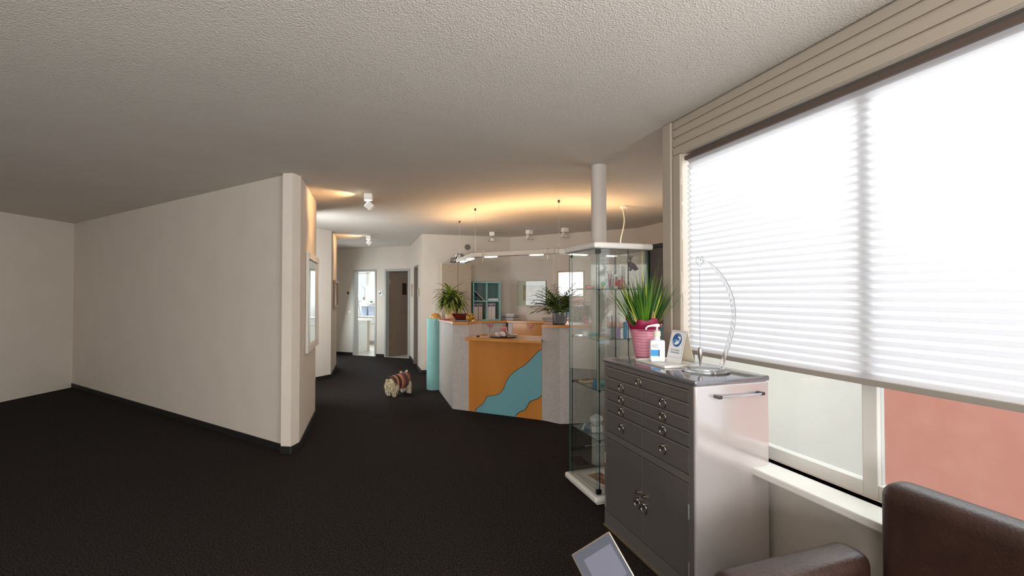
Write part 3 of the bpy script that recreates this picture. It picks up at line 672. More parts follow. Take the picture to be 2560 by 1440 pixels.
RED = mat('red_carton', '#c8281e', .4); BLUE = mat('blue_carton', '#1f86b8', .4); TEALC = mat('teal_carton', '#2aa0b4', .4); WHC = mat('white_carton', '#ecebe8', .5)
def vshelf(px, py, k): z = SHZ[k]+.0012 if k >= 0 else .0675; return onz(px, py, z)
def item(name, lab, cat, p, a=WF.a, group=None): return thing(name, lab, cat, p, a, group)
def vin(px, py, k, r=.035, yl=None):      # a spot on a glass shelf, kept inside the case
    z = (SHZ[k] if k >= 0 else .0663)+.0012
    w = onz(px, py, z) if yl is None else onv(px, py, WF.w(-1, yl), WF.w(0, yl))
    x, y, _ = WF.l(w); x = min(max(x, VX0+.05+r), VX1-.04-r); y = min(max(y, VY0+.05+r), VY1-.04-r)
    return V(*WF.w(x, y, z))
# shelf 1 (top)
def ontext(par, body, size, M_, m=WHC): return text(body, size, m, M_, 'printed_text', par, .0004)
p = vin(1474, 722, 3, .04, -.31); t = item('toothpaste_tube', 'red toothpaste tube lying on the top glass shelf', 'toothpaste', p, .15)
b = MB(); b.tube([(-.035, 0, .016), (-.03, 0, .016), (.0, 0, .014), (.03, 0, .010), (.036, 0, .007)], [.012, .015, .014, .009, .006], 12); b.build('tube', RED, t, smooth=True)
MB().box(-.034, .034, -.006, .014, .0, .0015).build('tray_card', BLUE, t)
ontext(t, 'elmex', .02, Matrix.Translation((0, -.0155, .016)) @ MR)
bx_l = (('red and white toothpaste carton on the top glass shelf, beside the toothbrush cup', 1541, 719, .028, .11, 0), ('small all-red toothpaste carton between two taller packs on the top shelf', 1551, 720, .026, .068, 1), ('tall transparent toothbrush pack with red lower half on the top shelf', 1559, 721, .026, .165, 2))
for lab, px, py, w, h, kind in bx_l:
    p = vin(px, 728, 3, .01, -.12)
    t = item('toothpaste_carton', lab, 'carton', p, 0.0, 'toothpaste packs on the top shelf')
    MB().box(-w/2, w/2, 0, .022, 0, h).build('carton', (WHC, RED, glass('clear_pack', '#e6e8e8', 1.2))[kind], t, bevel=.001)
    if kind == 0: MB().box(-w/2+.004, w/2-.004, -.001, 0, .02, h*.55).build('red_panel', RED, t); MB().box(-w/2+.004, w/2-.004, -.001, 0, h*.56, h*.85).build('grey_panel', mat('warm_grey', '#8f827a', .5), t)
    if kind == 2: MB().box(-w/2+.003, w/2-.003, .002, .018, .002, h*.55).build('insert', RED, t); 
    if kind: ontext(t, 'elmex', .026 if kind == 1 else .032, Matrix.Translation((0, -.001, h*.5 if kind == 1 else h*.32)) @ MR @ Matrix.Rotation(PI/2, 4, 'Z'))
def brush(p, lab, col, ln=.17, tilt=(.2, 0), group='toothbrushes in the cup'):
    t = thing('toothbrush', lab, 'toothbrush', p, WF.a, group); d = V(tilt[0], tilt[1], 1).normalized()
    MB().tube([V(0, 0, 0)+d*ln*k/6 for k in range(7)], [.003, .0045, .005, .004, .003, .003, .0045], 8).build('handle', mat('brush_'+col, col, .4), t, smooth=True)
    e = d*ln; MB().box(e.x-.005, e.x+.009, e.y-.004, e.y+.004, e.z-.024, e.z-.001).build('bristles', WHC, t)
p = vin(1524, 728, 3, .03, -.2); cup = thing('tumbler', 'clear plastic cup holding toothbrushes on the top shelf', 'cup', p, 0); 
b = MB(); b.lathe([(.024, 0), (.030, .075)], n=24, cap=False); b.build('glass_wall', ACRYL, cup, smooth=True, sol=.0015); MB().lathe([(.023, 0), (.023, .003)], n=24).build('bottom', ACRYL, cup)
for c_, tl, lab in (('#d8924a', (-.28, .05), 'orange toothbrush leaning left in the cup'), ('#b8404a', (-.12, 0), 'red toothbrush in the middle of the cup'), ('#7a3f8a', (.22, .03), 'purple toothbrush leaning right in the cup')): brush(p+V(0, 0, .005), lab, c_, .13, tl)
p = vin(1508, 727, 3, .02, -.25); t = thing('toothbrush_holder', 'green and yellow frog-like toothbrush holder toy on the top shelf', 'toy', p, 0)
MB().ball((0, 0, .038), (.019, .014, .016), 16).build('head', mat('mint_plastic', '#8fc7a4', .4), t, smooth=True); MB().lathe([(.012, 0), (.009, .012), (.014, .024)], n=16).build('foot', mat('yellow_plastic', '#e2c25a', .4), t, smooth=True)
p = onz(1447, 724, 1.5042); o = MB().box(-.03, .03, -.015, .015, 0, .006).build('sample_sachet', mat('yellow_foil', '#c9b04a', .4), bevel=.001); o.location = vin(1447, 724, 3, .035, -.34); tag(o, 'flat yellow sachet at the left of the top shelf', 'sachet')
# shelf 2
p = onz(1489, 848, 1.1462)+V(.01, .1, 0); o = MB().tube([(-.035, 0, .009), (.03, 0, .009)], [.009, .009], 12).build('dental_floss_case', TEALC, smooth=True); o.location = vin(1484, 838, 2, .04); tag(o, 'small turquoise case on the second shelf', 'case')
p = vin(1463, 840, 2, .02); t = thing('cream_jar', 'small white lidded jar at the left of the second shelf', 'jar', p, 0); MB().lathe([(.022, 0), (.022, .022)], n=24).build('jar_body', WHC, t, bevel=.002); MB().lathe([(.0235, .0225), (.0235, .034)], n=24).build('lid', WHITEP, t, bevel=.002)
o = MB().box(-.06, .045, -.012, .012, 0, .004).build('toothpick_card', mat('yellow_card', '#d9b54a', .5)); o.location = vin(1500, 843, 2, .06); o.rotation_euler = (0, 0, -.3); tag(o, 'flat yellow and white card in front on the second shelf', 'card')
p = vin(1564, 846, 2, .01, -.10); t = item('blue_carton', 'narrow upright blue carton on the second shelf behind the pink pot', 'carton', p, 0); MB().box(-.013, .013, 0, .02, 0, .115).build('carton', BLUE, t, bevel=.001)
for i, (px, c_, lab) in enumerate(((1532, '#6e7a74', 'grey-green interdental brush pack hanging upright on the second shelf'), (1546, '#8d7aa0', 'mauve interdental brush pack on the second shelf'))):
    t = thing('brush_pack', lab, 'brush pack', vin(px, 843, 2, .02, -.16), 0, 'brush packs on the second shelf'); MB().box(-.016, .016, 0, .004, 0, .075).build('pack_card', mat('pc'+str(i), c_, .4), t, bevel=.001)
    MB().tube([(-.004, -.002, .07), (-.008, -.002, .16)], .004, 8).build('brush_handle', mat('ph'+str(i), ('#3d4f8f', '#c9ccd8')[i], .3), t, smooth=True)
# shelf 3
t = thing('sample_box', 'open shallow cream box of toothpicks on the third shelf', 'box', vin(1467, 955, 1, .055), .5); MB().box(-.05, .05, -.035, .035, 0, .018).build('box_body', mat('cream_card', '#d9cfae', .6), t, bevel=.001); MB().box(-.04, .04, -.025, .025, .018, .02).build('contents', mat('terracotta', '#b0714e', .6), t)
t = thing('blue_figure', 'small blue plastic figure on the third shelf', 'figurine', vin(1487, 965, 1, .02), 0); MB().lathe([(.012, 0), (.014, .02), (.008, .035), (.011, .045), (.004, .056)], n=16).build('figure_body', mat('figure_blue', '#3f86b5', .4), t, smooth=True)
for i in range(3):
    o = MB().box(-.04, .04, -.03, .03, 0, .0085).build('flat_case', mat('case_teal%d' % i, ('#3f8f86', '#4fa095', '#7fbdb3')[i], .4), bevel=.001); o.location = vin(1515, 962, 1, .05)+V(0, 0, .009*i); o.rotation_euler = (0, 0, -.2+.05*i); tag(o, ('bottom', 'middle', 'topmost')[i]+' teal case of the pile on the third shelf', 'case', 'teal cases on the third shelf')
# shelf 4
t = thing('bonbon', 'silver foil wrapped pack on the lowest glass shelf', 'foil pack', vin(1461, 1076, 0, .035), .3)
b = MB(); b.slab([(-.03, 0, 0), (.03, 0, 0), (.014, 0, .045), (-.006, 0, .05)], (0, .03, 0)); b.build('foil', mat('silver_foil', '#b9d0e0', .2, .8), t, bevel=.003)
t = thing('urn', 'white lidded porcelain pot on a square foot, lowest glass shelf', 'porcelain pot', vin(1491, 1078, 0, .05), 0)
MB().box(-.042, .042, -.042, .042, 0, .045).build('foot', WHITEP, t, bevel=.006); MB().lathe([(.02, .0455), (.045, .065), (.052, .09), (.045, .105)], n=28).build('bowl', WHITEP, t, smooth=True); MB().lathe([(.046, .106), (.03, .118), (.008, .122), (.008, .13)], n=28).build('lid', WHITEP, t, smooth=True)
o = MB().box(-.05, .05, -.03, .03, 0, .015).build('green_carton', mat('green_card', '#6aa86a', .5), bevel=.002); o.location = vin(1530, 1090, 0, .055); o.rotation_euler = (0, 0, .1); tag(o, 'flat green carton on the lowest glass shelf', 'carton')
# base: print lying in the case
t = thing('brochure', 'white brochure with a red and brown printed picture on the base of the display case', 'brochure', vin(1505, 1195, -1, .12), WF.a+.12)
MB().box(-.15, .13, -.1, .1, 0, .003).build('cover', WHC, t); MB().box(-.09, .11, -.07, .05, .003, .0036).build('printed_picture', mat('brochure_print', '#b9a486', .5, var='#8c4038', scale=18, amt=.25), t)

# ---------------------------------------------------------------- grey metal cabinet
CXL, CXR, CYF, CYB, CZ = .0, .813, -.478, -.03, 1.06
mc = thing('metal_cabinet', 'grey metal drawer cabinet with ring pulls and double doors below', 'cabinet', WF.w((CXL+CXR)/2, CYF+.22, 0), WF.a)
cx, cy = (CXR-CXL)/2, .22; W_, D_ = cx, CYB-CYF
def cb_(x0, x1, y0, y1, z0, z1): return (x0-cx, x1-cx, y0-cy, y1-cy, z0, z1)
# local: x 0..W, y 0 (front)..D
MB().box(*cb_(.014, CXR-.02, .012, D_-.002, .02, 1.02)).build('carcass', CABM, mc)
b = MB(); b.box(*cb_(0, .02, 0, D_, .012, 1.035)); b.box(*cb_(.02, CXR-.045, .0, .012, 1.012, 1.035)); b.box(*cb_(.02, CXR-.045, 0, .012, .57, .608)); b.box(*cb_(.02, CXR-.045, 0, .012, .012, .105)); b.box(*cb_(CXR-.045, CXR-.012, 0, .014, .012, 1.035)); b.build('front_frame', CABM, mc, bevel=.002)
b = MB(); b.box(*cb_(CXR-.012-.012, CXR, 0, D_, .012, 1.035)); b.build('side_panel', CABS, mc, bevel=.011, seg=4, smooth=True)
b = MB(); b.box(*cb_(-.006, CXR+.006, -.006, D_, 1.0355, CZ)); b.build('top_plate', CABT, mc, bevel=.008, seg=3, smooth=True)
MB().box(*cb_(-.004, CXR, -.008, 0, .006, .018)).build('base_edge', mat('brass_edge', '#c7b48c', .3, .9), mc, bevel=.002)
MB().box(*cb_(.02, CXR-.02, .03, D_-.01, 0, .012)).build('plinth', BLACKP, mc)
def ring(par, x, z, r=.024):
    y = -.002-cy; x -= cx
    g = MB(); g.lathe([(.0065, 0), (.0065, .013), (.004, .016)], n=14, M=Matrix.Translation((x, y, z)) @ MR); g.box(x-.004, x+.004, y-.013, y-.006, z-.02, z+.004)
    k = MB(); pts = [(x+r*math.sin(t), y-.010-.003*math.cos(t), z-r*.8-.0+r*math.cos(t)) for t in [PI*(.13+1.74*i/22) for i in range(23)]]; k.tube(pts, .0026, 8)
    k.build('ring_pull', RINGM, par, smooth=True); g.build('pull_boss', RINGM, par, smooth=True)
mid_ = .345+.0; L0, R1 = .022, CXR-.047
mid_ = WF.l(onv(1606, 1000, WF.w(0, CYF), WF.w(1, CYF)))[0]
def drawer(x0, x1, z0, z1, px):
    d = MB().box(*cb_(x0, x1, -.001, .011, z0, z1)).build('drawer', CABD, mc, bevel=.003)
    MB().box(*cb_(x0, x1, -.004, -.0012, z1-.006, z1-.001)).build('drawer_lip', CABL, d, bevel=.001)
    ring(d, px, min(z1-.016, (z0+z1)/2+.02))
drawer(L0, R1, .952, 1.008, (L0+R1)/2-.01)
xs = [WF.l(onv(px, 1000, WF.w(0, CYF), WF.w(1, CYF)))[0] for px in (1557, 1661)]
for z0, z1 in ((.882, .944), (.812, .874), (.742, .804), (.612, .734)):
    drawer(L0, mid_-.003, z0, z1, xs[0]); drawer(mid_+.003, R1, z0, z1, xs[1])
for x0, x1, kx in ((L0, mid_-.002, mid_-.035), (mid_+.002, R1, mid_+.025)):
    d = MB().box(*cb_(x0, x1, -.001, .011, .109, .566)).build('door', CABD, mc, bevel=.003)
    ring(d, kx, .325, .027); MB().lathe([(.010, 0), (.010, .006), (.006, .007), (.006, .018)], n=16, M=Matrix.Translation((kx-cx, -.002-cy, .365)) @ MR).build('lock', RINGM, d, smooth=True)
for x, z in ((CXR-.044, .44), (CXR-.044, .17), (.018, .44), (.018, .17)): MB().lathe([(.005, 0), (.005, .07)], (x-cx, -.005-cy, z-.035), 12).build('hinge', CABL, mc, smooth=True)
# chrome rail on the right side
g0 = WF.l(onv(1788, 990, WF.w(CXR, 0), WF.w(CXR, 1)))[1]-CYF; zb = onv(1792, 990, WF.w(CXR, 0), WF.w(CXR, 1)).z
hr = MB().tube([(CXR+.03-cx, g0-cy, zb), (CXR+.03-cx, g0+.26-cy, zb)], .005, 10).build('handle_rail', CHROME, mc, smooth=True)
for yy in (g0, g0+.26): MB().box(CXR-cx, CXR+.036-cx, yy-.01-cy, yy+.01-cy, zb-.008, zb+.008).build('rail_bracket', mat('dark_chrome', '#6a6668', .2, 1), mc, bevel=.003)

# ---------------------------------------------------------------- on the cabinet
TZ0 = CZ+.0008
# pink pot with long grass
p = V(*WF.w(.083, -.235, TZ0)); pot = thing('pot_plant', 'long bright grass plant in a pink ribbed bucket on the metal cabinet', 'potted plant', p, .3)
prof = [(.052, 0), (.055, .01)]; 
for i in range(9): z = .012+i*.0185; r = .056+.0335*(z/.18); prof += [(r, z), (r+.0022, z+.009), (r-.001, z+.017)]
prof += [(.092, .18), (.094, .184), (.088, .184), (.084, .17)]
POTM = mat('pink_ribbed_ceramic', '#c9788f', .55, var='#d998a8', scale=14, amt=.6, bump=.3, bscale=30)
MB().lathe(prof, n=40).build('bucket', POTM, pot, smooth=True)
b = MB(); P = []; F = []; n = 48
for k in range(n):
    a = 2*PI*k/n; w = .012*math.sin(a*3+1)+.008*math.sin(a*7)
    P += [(.082*math.cos(a), .082*math.sin(a), .165), ((.093+w*.5)*math.cos(a), (.093+w*.5)*math.sin(a), .20+w*.5), ((.112+w)*math.cos(a), (.112+w)*math.sin(a), .235+1.6*w)]
for k in range(n):
    a = 3*k; c_ = 3*((k+1) % n); F += [(a, c_, c_+1, a+1), (a+1, c_+1, c_+2, a+2)]
b.poly(P, F); b.build('paper_wrap', mat('magenta_paper', '#a31f4e', .5, trl=.25), pot, smooth=True, sol=.0015)
MB().lathe([(.001, .16), (.08, .16)], n=24, cap=False).build('soil', mat('soil', '#1c140e', .95), pot)
G1 = mat('grass_green', '#5d8a22', .45, var='#2f5f18', scale=14, amt=.7); G2 = mat('grass_yellow', '#a9b23c', .45); G3 = mat('grass_dark', '#274f1c', .45)
rnd = random.Random(11); b = MB()
for i in range(210):
    a = rnd.uniform(0, 2*PI); sp = rnd.uniform(.0, 1)**.8; r = .06*sp
    d = V(math.cos(a)*sp*.72-.05*sp, math.sin(a)*sp*.42-.14*sp, 1.0); b.mi = rnd.choice((0, 0, 0, 1, 2, 2))
    b.blade((r*math.cos(a), r*math.sin(a), .165), d, rnd.uniform(.22, .38), rnd.uniform(.007, .012), rnd.uniform(.02, .2), seg=7, fold=.5, tipw=.06)
def bladeto(b, base, tip, w, sag, mi, seg=10):      # a leaf from base to tip, arching by sag
    b.mi = mi; base, tip = Vector(base), Vector(tip); P = []; d = (tip-base); side = d.cross(V(0, 0, 1)).normalized() if d.cross(V(0, 0, 1)).length > .01 else V(1, 0, 0)
    for i in range(seg+1):
        t = i/seg; q = base+d*t+V(0, 0, 1)*sag*4*t*(1-t); ww = w*(1-t**2.5)+.0006
        P += [q-side*ww/2+V(0, 0, .2)*ww, q, q+side*ww/2+V(0, 0, .2)*ww]
    F = []
    for i in range(seg): a = 3*i; F += [(a, a+1, a+4, a+3), (a+1, a+2, a+5, a+4)]
    b.poly(P, F)
inv = rootinv(pot)
tips = [(1468, 723, .0, .05, 1), (1487, 752, .0, .03, 1), (1525, 722, .05, .03, 0), (1548, 690, .03, .02, 0), (1567, 702, .02, .02, 2), (1580, 672, -.02, .0, 1), (1587, 675, -.03, .0, 0), (1605, 625, .02, 0, 1), (1612, 675, .05, 0, 2), (1630, 655, .02, 0, 0), (1650, 637, .0, .01, 1), (1655, 671, -.03, .01, 0), (1675, 690, .0, .01, 1), (1696, 686, .0, .02, 0), (1699, 684, .03, .02, 1), (1706, 720, -.02, .03, 0), (1703, 738, .02, .03, 2), (1672, 720, .03, .02, 0), (1535, 700, -.03, .03, 2), (1520, 765, .02, .04, 2), (1540, 745, -.05, .03, 0), (1685, 705, -.06, .02, 0), (1662, 665, .04, .01, 0), (1640, 668, -.05, .01, 1), (1620, 650, -.03, 0, 0)]
for px, py, dy, sag, mi in tips:
    yw = onv(px, py, WF.w(0, 0), WF.w(1, 0)).y if px > 1640 else 9; tp = inv @ ony(px, py, min(p.y+dy, yw-.07)); bs = V(max(-.05, min(.05, tp.x*.25)), dy*.5, .165)
    bladeto(b, bs, tp, .0095, sag, mi)
b.build('leaves', [G1, G2, G3], pot, smooth=True)
BAM = mat('pale_wood_stick', '#d8b083', .55)
for pts in ([(1575, 778), (1585, 795), (1597, 812)], [(1604, 786), (1607, 800), (1604, 814)], [(1628, 780), (1630, 795), (1629, 812)], [(1632, 778), (1636, 795), (1632, 812)]):
    q = [inv @ ony(x, y, p.y-.075) for x, y in pts]; MB().tube([q[0], (q[0]+q[1])/2+V(0, 0, .001), q[1], (q[1]+q[2])/2, q[2]], [.0045, .0055, .006, .0062, .006], 10).build('curved_stick', BAM, pot, smooth=True)
# white tray
tr = thing('tray', 'white rectangular plastic tray under the bottle and the sign', 'tray', WF.w(.335, -.275, TZ0), WF.a-.06)
b = MB(); b.box(-.14, .14, -.095, .11, 0, .004); b.build('tray_floor', WHITEP, tr, bevel=.0015)
b = MB(); 
for x0, x1, y0, y1 in ((-.148, -.14, -.103, .118), (.14, .148, -.103, .118), (-.14, .14, -.103, -.095), (-.14, .14, .11, .118)): b.box(x0, x1, y0, y1, 0, .014)
b.build('rim', WHITEP, tr, bevel=.002)
# disinfectant bottle
bp_ = WF.w(.272, -.282, TZ0+.0045); bo = thing('pump_bottle', 'white pump bottle with blue label standing on the white tray', 'bottle', bp_, math.radians(-8))
FROST = mat('frosted_plastic', '#e9eaec', .3, coat=.3)
b = MB(); b.box(-.042, .042, -.027, .027, 0, .128); b.build('bottle_body', FROST, bo, bevel=.012, seg=4, smooth=True)
MB().lathe([(.02, .1285), (.018, .14), (.017, .15)], n=24).build('neck', FROST, bo, smooth=True); MB().lathe([(.021, .1505), (.021, .178), (.016, .182)], n=24).build('pump_cap', mat('ivory_cap', '#e3dcc8', .4), bo, smooth=True)
b = MB(); b.tube([(0, 0, .182), (0, 0, .205)], .006, 12); b.build('pump_stem', WHITEP, bo, smooth=True)
b = MB(); b.tube([(.014, 0, .213), (0, 0, .214), (-.03, 0, .212), (-.05, 0, .208), (-.061, 0, .199), (-.064, 0, .188)], [.009, .010, .006, .0055, .005, .0045], 12); b.build('nozzle', WHITEP, bo, smooth=True)
lb = MB().box(-.040, .012, -.0278, -.0271, .02, .112).build('label', WHC, bo); MB().box(-.040, .003, -.0284, -.0279, .036, .072).build('blue_panel', mat('label_blue', '#1f8ed0', .4), lb); MB().box(.003, .010, -.0284, -.0279, .034, .073).build('navy_stripe', mat('label_navy', '#173a8a', .4), lb)
for i, z in enumerate((.100, .093, .086)): MB().box(-.037, .002-.012*(i % 2), -.0284, -.0279, z, z+.0022).build('fine_print', mat('print_grey', '#5d6266', .6), lb)
# tent sign
sgp = onz(1686, 908, TZ0+.0045); q0 = onz(1665, 903, TZ0+.0045); q1 = onz(1701, 911, TZ0+.0045)
sa = math.atan2(q1.y-q0.y, q1.x-q0.x); sg = thing('tent_sign', 'white tent card sign asking to disinfect hands, on the tray', 'sign', (q0+q1)/2, sa); SWD = (q1-q0).length/2; SHT = .185
lean = .045
th = math.atan2(lean, SHT); FM = Matrix.Translation((0, 0, 0)) @ Matrix.Rotation(-th, 4, 'X'); SL = math.hypot(SHT, lean)
MB().box(-SWD, SWD, -.001, .001, 0, SL, FM).build('front_card', WHC, sg)
BM_ = Matrix.Translation((0, 2*lean+.006, 0)) @ Matrix.Rotation(th, 4, 'X'); MB().box(-SWD, SWD, -.001, .001, 0, SL, BM_).build('back_card', mat('cream_card2', '#e8dfc8', .6), sg)
fx = MB().box(-SWD+.004, SWD-.004, -.0016, -.001, .033, SL-.006, FM).build('notice', mat('notice_border', '#55555a', .5), sg)
MB().box(-SWD+.0052, SWD-.0052, -.0021, -.0016, .0342, SL-.0072, FM).build('notice_paper', mat('notice_white', '#f1f1f3', .5), fx)
CM = FM @ Matrix.Translation((0, -.0021, .134)) @ MR
SB = mat('sign_blue', '#1463a3', .5); rr_ = .040
MB().lathe([(rr_, 0), (rr_, .0005)], n=40, M=CM ).build('blue_disc', SB, fx)
WI = mat('icon_white', '#f4f6f8', .5); b = MB()
def icon(pts): b.slab([FM @ V(x*rr_, -.00265, .134+y*rr_) for x, y in pts], FM.to_3x3() @ V(0, -.0004, 0))
icon([(.1, .55), (.62, .55), (.72, .45), (.72, -.02), (.48, -.02), (.46, .28), (.1, .30)])
icon([(-.5, -.55), (-.2, -.75), (.35, -.55), (.6, -.25), (.62, -.12), (.3, -.2), (.42, 0), (.25, .02), (.02, -.2), (-.05, .0), (-.18, .0), (-.2, -.25)])
b.tube([FM @ V(x*rr_, -.0029, .134+y*rr_) for x, y in ((-.15, .12), (-.55, -.05), (-.72, -.25), (-.7, -.45), (-.45, -.62))], .0009, 5)
b.tube([FM @ V(x*rr_, -.0029, .134+y*rr_) for x, y in ((-.1, .8), (.3, .78), (.55, .62))], .0009, 5)
b.build('hand_washing_symbol', WI, fx)
TXT = mat('text_grey', '#4a4a50', .6)
for tx, z in (('BITTE H\u00c4NDE', .074), ('DESINFIZIEREN', .060)): text(tx, .0118, TXT, FM @ Matrix.Translation((0, -.0022, z)) @ MR, 'printed_text', fx, .0003, .0001)
# pendulum on clear acrylic stand
pc = V(*WF.w(.612, -.235, TZ0)); pn = thing('plumb_pendulum', 'steel plumb bob hanging by a thread from a curved clear acrylic stand', 'pendulum', pc, 0)
ACR2 = mat('thick_acrylic', '#f6f8fa', .03, trans=.92, coat=.3)
MB().lathe([(.112, 0), (.117, .003), (.117, .010), (.112, .013)], n=56).build('acrylic_base', ACR2, pn, smooth=True)
MB().lathe([(.098, .0135), (.098, .020), (.094, .022), (.090, .0205), (.001, .0205)], n=56).build('base_dish', ACR2, pn, smooth=True)
inv = rootinv(pn); bt = inv @ ony(1751, 921, pc.y); topz = (inv @ ony(1750, 650, pc.y)).z
sx_ = bt.x; hk = inv @ ony(1749, 668, pc.y)
arc = [inv @ ony(px, py, pc.y+.0) for px, py in ((1752, 650), (1770, 657), (1792, 676), (1812, 705), (1830, 750), (1838, 800), (1832, 850), (1815, 895))]
arc = [V(a.x, (.05 if i > 4 else .0)*(i-4)/3 if i > 4 else 0, a.z) for i, a in enumerate(arc)]; arc[-1].z = .022
b = MB(); sp2 = []
for i in range(len(arc)-1):
    for k in range(4):
        t = k/4; p0, p1, p2_, p3 = arc[max(i-1, 0)], arc[i], arc[i+1], arc[min(i+2, len(arc)-1)]
        sp2.append(.5*((2*p1)+(-p0+p2_)*t+(2*p0-5*p1+4*p2_-p3)*t*t+(-p0+3*p1-3*p2_+p3)*t**3))
sp2.append(arc[-1]); b.tube(sp2, [.004+.007*min(1, i/14) for i in range(len(sp2))], 12); b.build('acrylic_arch', ACR2, pn, smooth=True)
hook = [inv @ ony(px, py, pc.y) for px, py in ((1747, 652), (1747, 645), (1744, 641), (1740.5, 644), (1740, 655), (1749, 667), (1758, 655), (1757.5, 643), (1754, 640), (1751.5, 644), (1751, 650))]
MB().tube(hook, .0011, 6).build('heart_hook', STEEL, pn, smooth=True)
MB().tube([hk+V(.004*math.cos(t*.785), 0, -.004+.004*math.sin(t*.785)) for t in range(8)], .0008, 5, closed=True).build('hook_ring', STEEL, pn)
zt = (inv @ ony(1750, 868, pc.y)).z; zb2 = max(.024, (inv @ ony(1750, 921, pc.y)).z)
MB().tube([hk+V(0, 0, -.008), V(hk.x, 0, zt)], .0011, 6).build('thread', mat('violet_thread', '#8f87ac', .5), pn)
MB().lathe([(.0015, zb2), (.008, zb2+(zt-zb2)*.38), (.0115, zb2+(zt-zb2)*.46), (.0125, zb2+(zt-zb2)*.85), (.010, zt-.004), (.003, zt)], (hk.x, 0, 0), 24).build('plumb_bob', STEEL, pn, smooth=True)
# ---------------------------------------------------------------- plants and small things on the desk
DZ = 1.1208
CREAMP = mat('cream_ceramic', '#e2cfae', .4, coat=.3)
D1 = mat('dracaena_green', '#33561c', .42, var='#4c6b20', scale=12, amt=.6); D2 = mat('dracaena_edge', '#7d8c34', .42); D3 = mat('dracaena_dark', '#1b3414', .4)
p = onz(1121, 797.5, DZ)+V(.01, .07, 0); dr_ = thing('dracaena', 'variegated dracaena in a cream pot on the left end of the desk', 'potted plant', p, 0)
MB().lathe([(.055, 0), (.062, .01), (.078, .19), (.082, .195), (.072, .195), (.07, .17)], n=36).build('pot', CREAMP, dr_, smooth=True)
MB().lathe([(.001, .18), (.07, .18)], n=24, cap=False).build('soil', MATS['soil'], dr_)
MB().tube([(0, 0, .18), (.005, 0, .25), (-.005, 0, .33)], .012, 8).build('stem', mat('stem_brown', '#6b5a3a', .7), dr_, smooth=True)
rnd = random.Random(5); b = MB()
for c_, n, L0_, L1_ in (((0, 0, .33), 54, .22, .32), ((.10, -.02, .26), 36, .18, .28), ((-.03, -.05, .27), 26, .17, .24)):
    for i in range(n):
        a = 2.399*i+rnd.uniform(-.3, .3); t = i/n; el = 1.15-1.45*t+rnd.uniform(-.1, .1)
        d = V(math.cos(a)*math.cos(el), math.sin(a)*math.cos(el)*.8, math.sin(el)); L = rnd.uniform(L0_, L1_); dp = 1.5+.5*t; bs = Vector(c_)+V(0, 0, -.05*t)
        b.mi = 1; b.blade(bs, d, L, .040, dp, seg=9, fold=.35, tipw=.04)
        b.mi = 2 if t > .35 else 0; b.blade(bs+V(0, 0, .0012), d, L*.985, .031, dp, seg=9, fold=.35, tipw=.03)
for v in b.bm.verts: v.co.z = max(v.co.z, .02)
b.build('leaves', [D1, D2, D3], dr_, smooth=True)
p = onz(1113, 798, DZ)+V(-.02, -.11, 0); o = MB().box(-.075, .06, -.05, .05, 0, .012).build('booklet', mat('crimson_cover', '#b81e4a', .4), bevel=.001); o.location = V(-.90, 6.03, DZ) if True else p; o.rotation_euler = (0, 0, -.9); tag(o, 'crimson booklet lying between the dracaena and the left desk edge', 'booklet')
# red boat bowl
p = onz(1151, 803.5, DZ)+V(0, .05, 0); bw = thing('boat_bowl', 'dark red glazed boat-shaped bowl on a black foot, on the desk corner', 'bowl', p, .05)
MB().box(-.075, .075, -.035, .035, 0, .018).build('foot', BLACKP, bw, bevel=.003)
RG = mat('oxblood_glaze', '#5f1018', .12, var='#3a0a12', scale=6, coat=.6)
def boat(w0, d0, w1, d1_, z0, z1): return [(-w0, -d0, z0), (w0, -d0, z0), (w0, d0, z0), (-w0, d0, z0), (-w1, -d1_, z1), (w1, -d1_, z1), (w1, d1_, z1), (-w1, d1_, z1)]
b = MB(); P = boat(.062, .03, .115, .055, .0185, .098)+boat(.055, .025, .107, .048, .03, .0978)
b.poly(P, [(3, 2, 1, 0), (0, 1, 5, 4), (1, 2, 6, 5), (2, 3, 7, 6), (3, 0, 4, 7), (4, 5, 13, 12), (5, 6, 14, 13), (6, 7, 15, 14), (7, 4, 12, 15), (12, 13, 9, 8), (13, 14, 10, 9), (14, 15, 11, 10), (15, 12, 8, 11), (8, 9, 10, 11)])
b.build('bowl_body', RG, bw, bevel=.003, smooth=True)
p = onz(1175, 805, DZ)+V(0, .05, 0); b = MB(); wireball(b, (0, 0, .056), .054, 110, .0028, 9); o = b.build('wire_ball', mat('gold_wire', '#d8b96a', .25, 1), smooth=True); o.location = p; tag(o, 'gold tangled wire ball beside the red bowl', 'ornament')
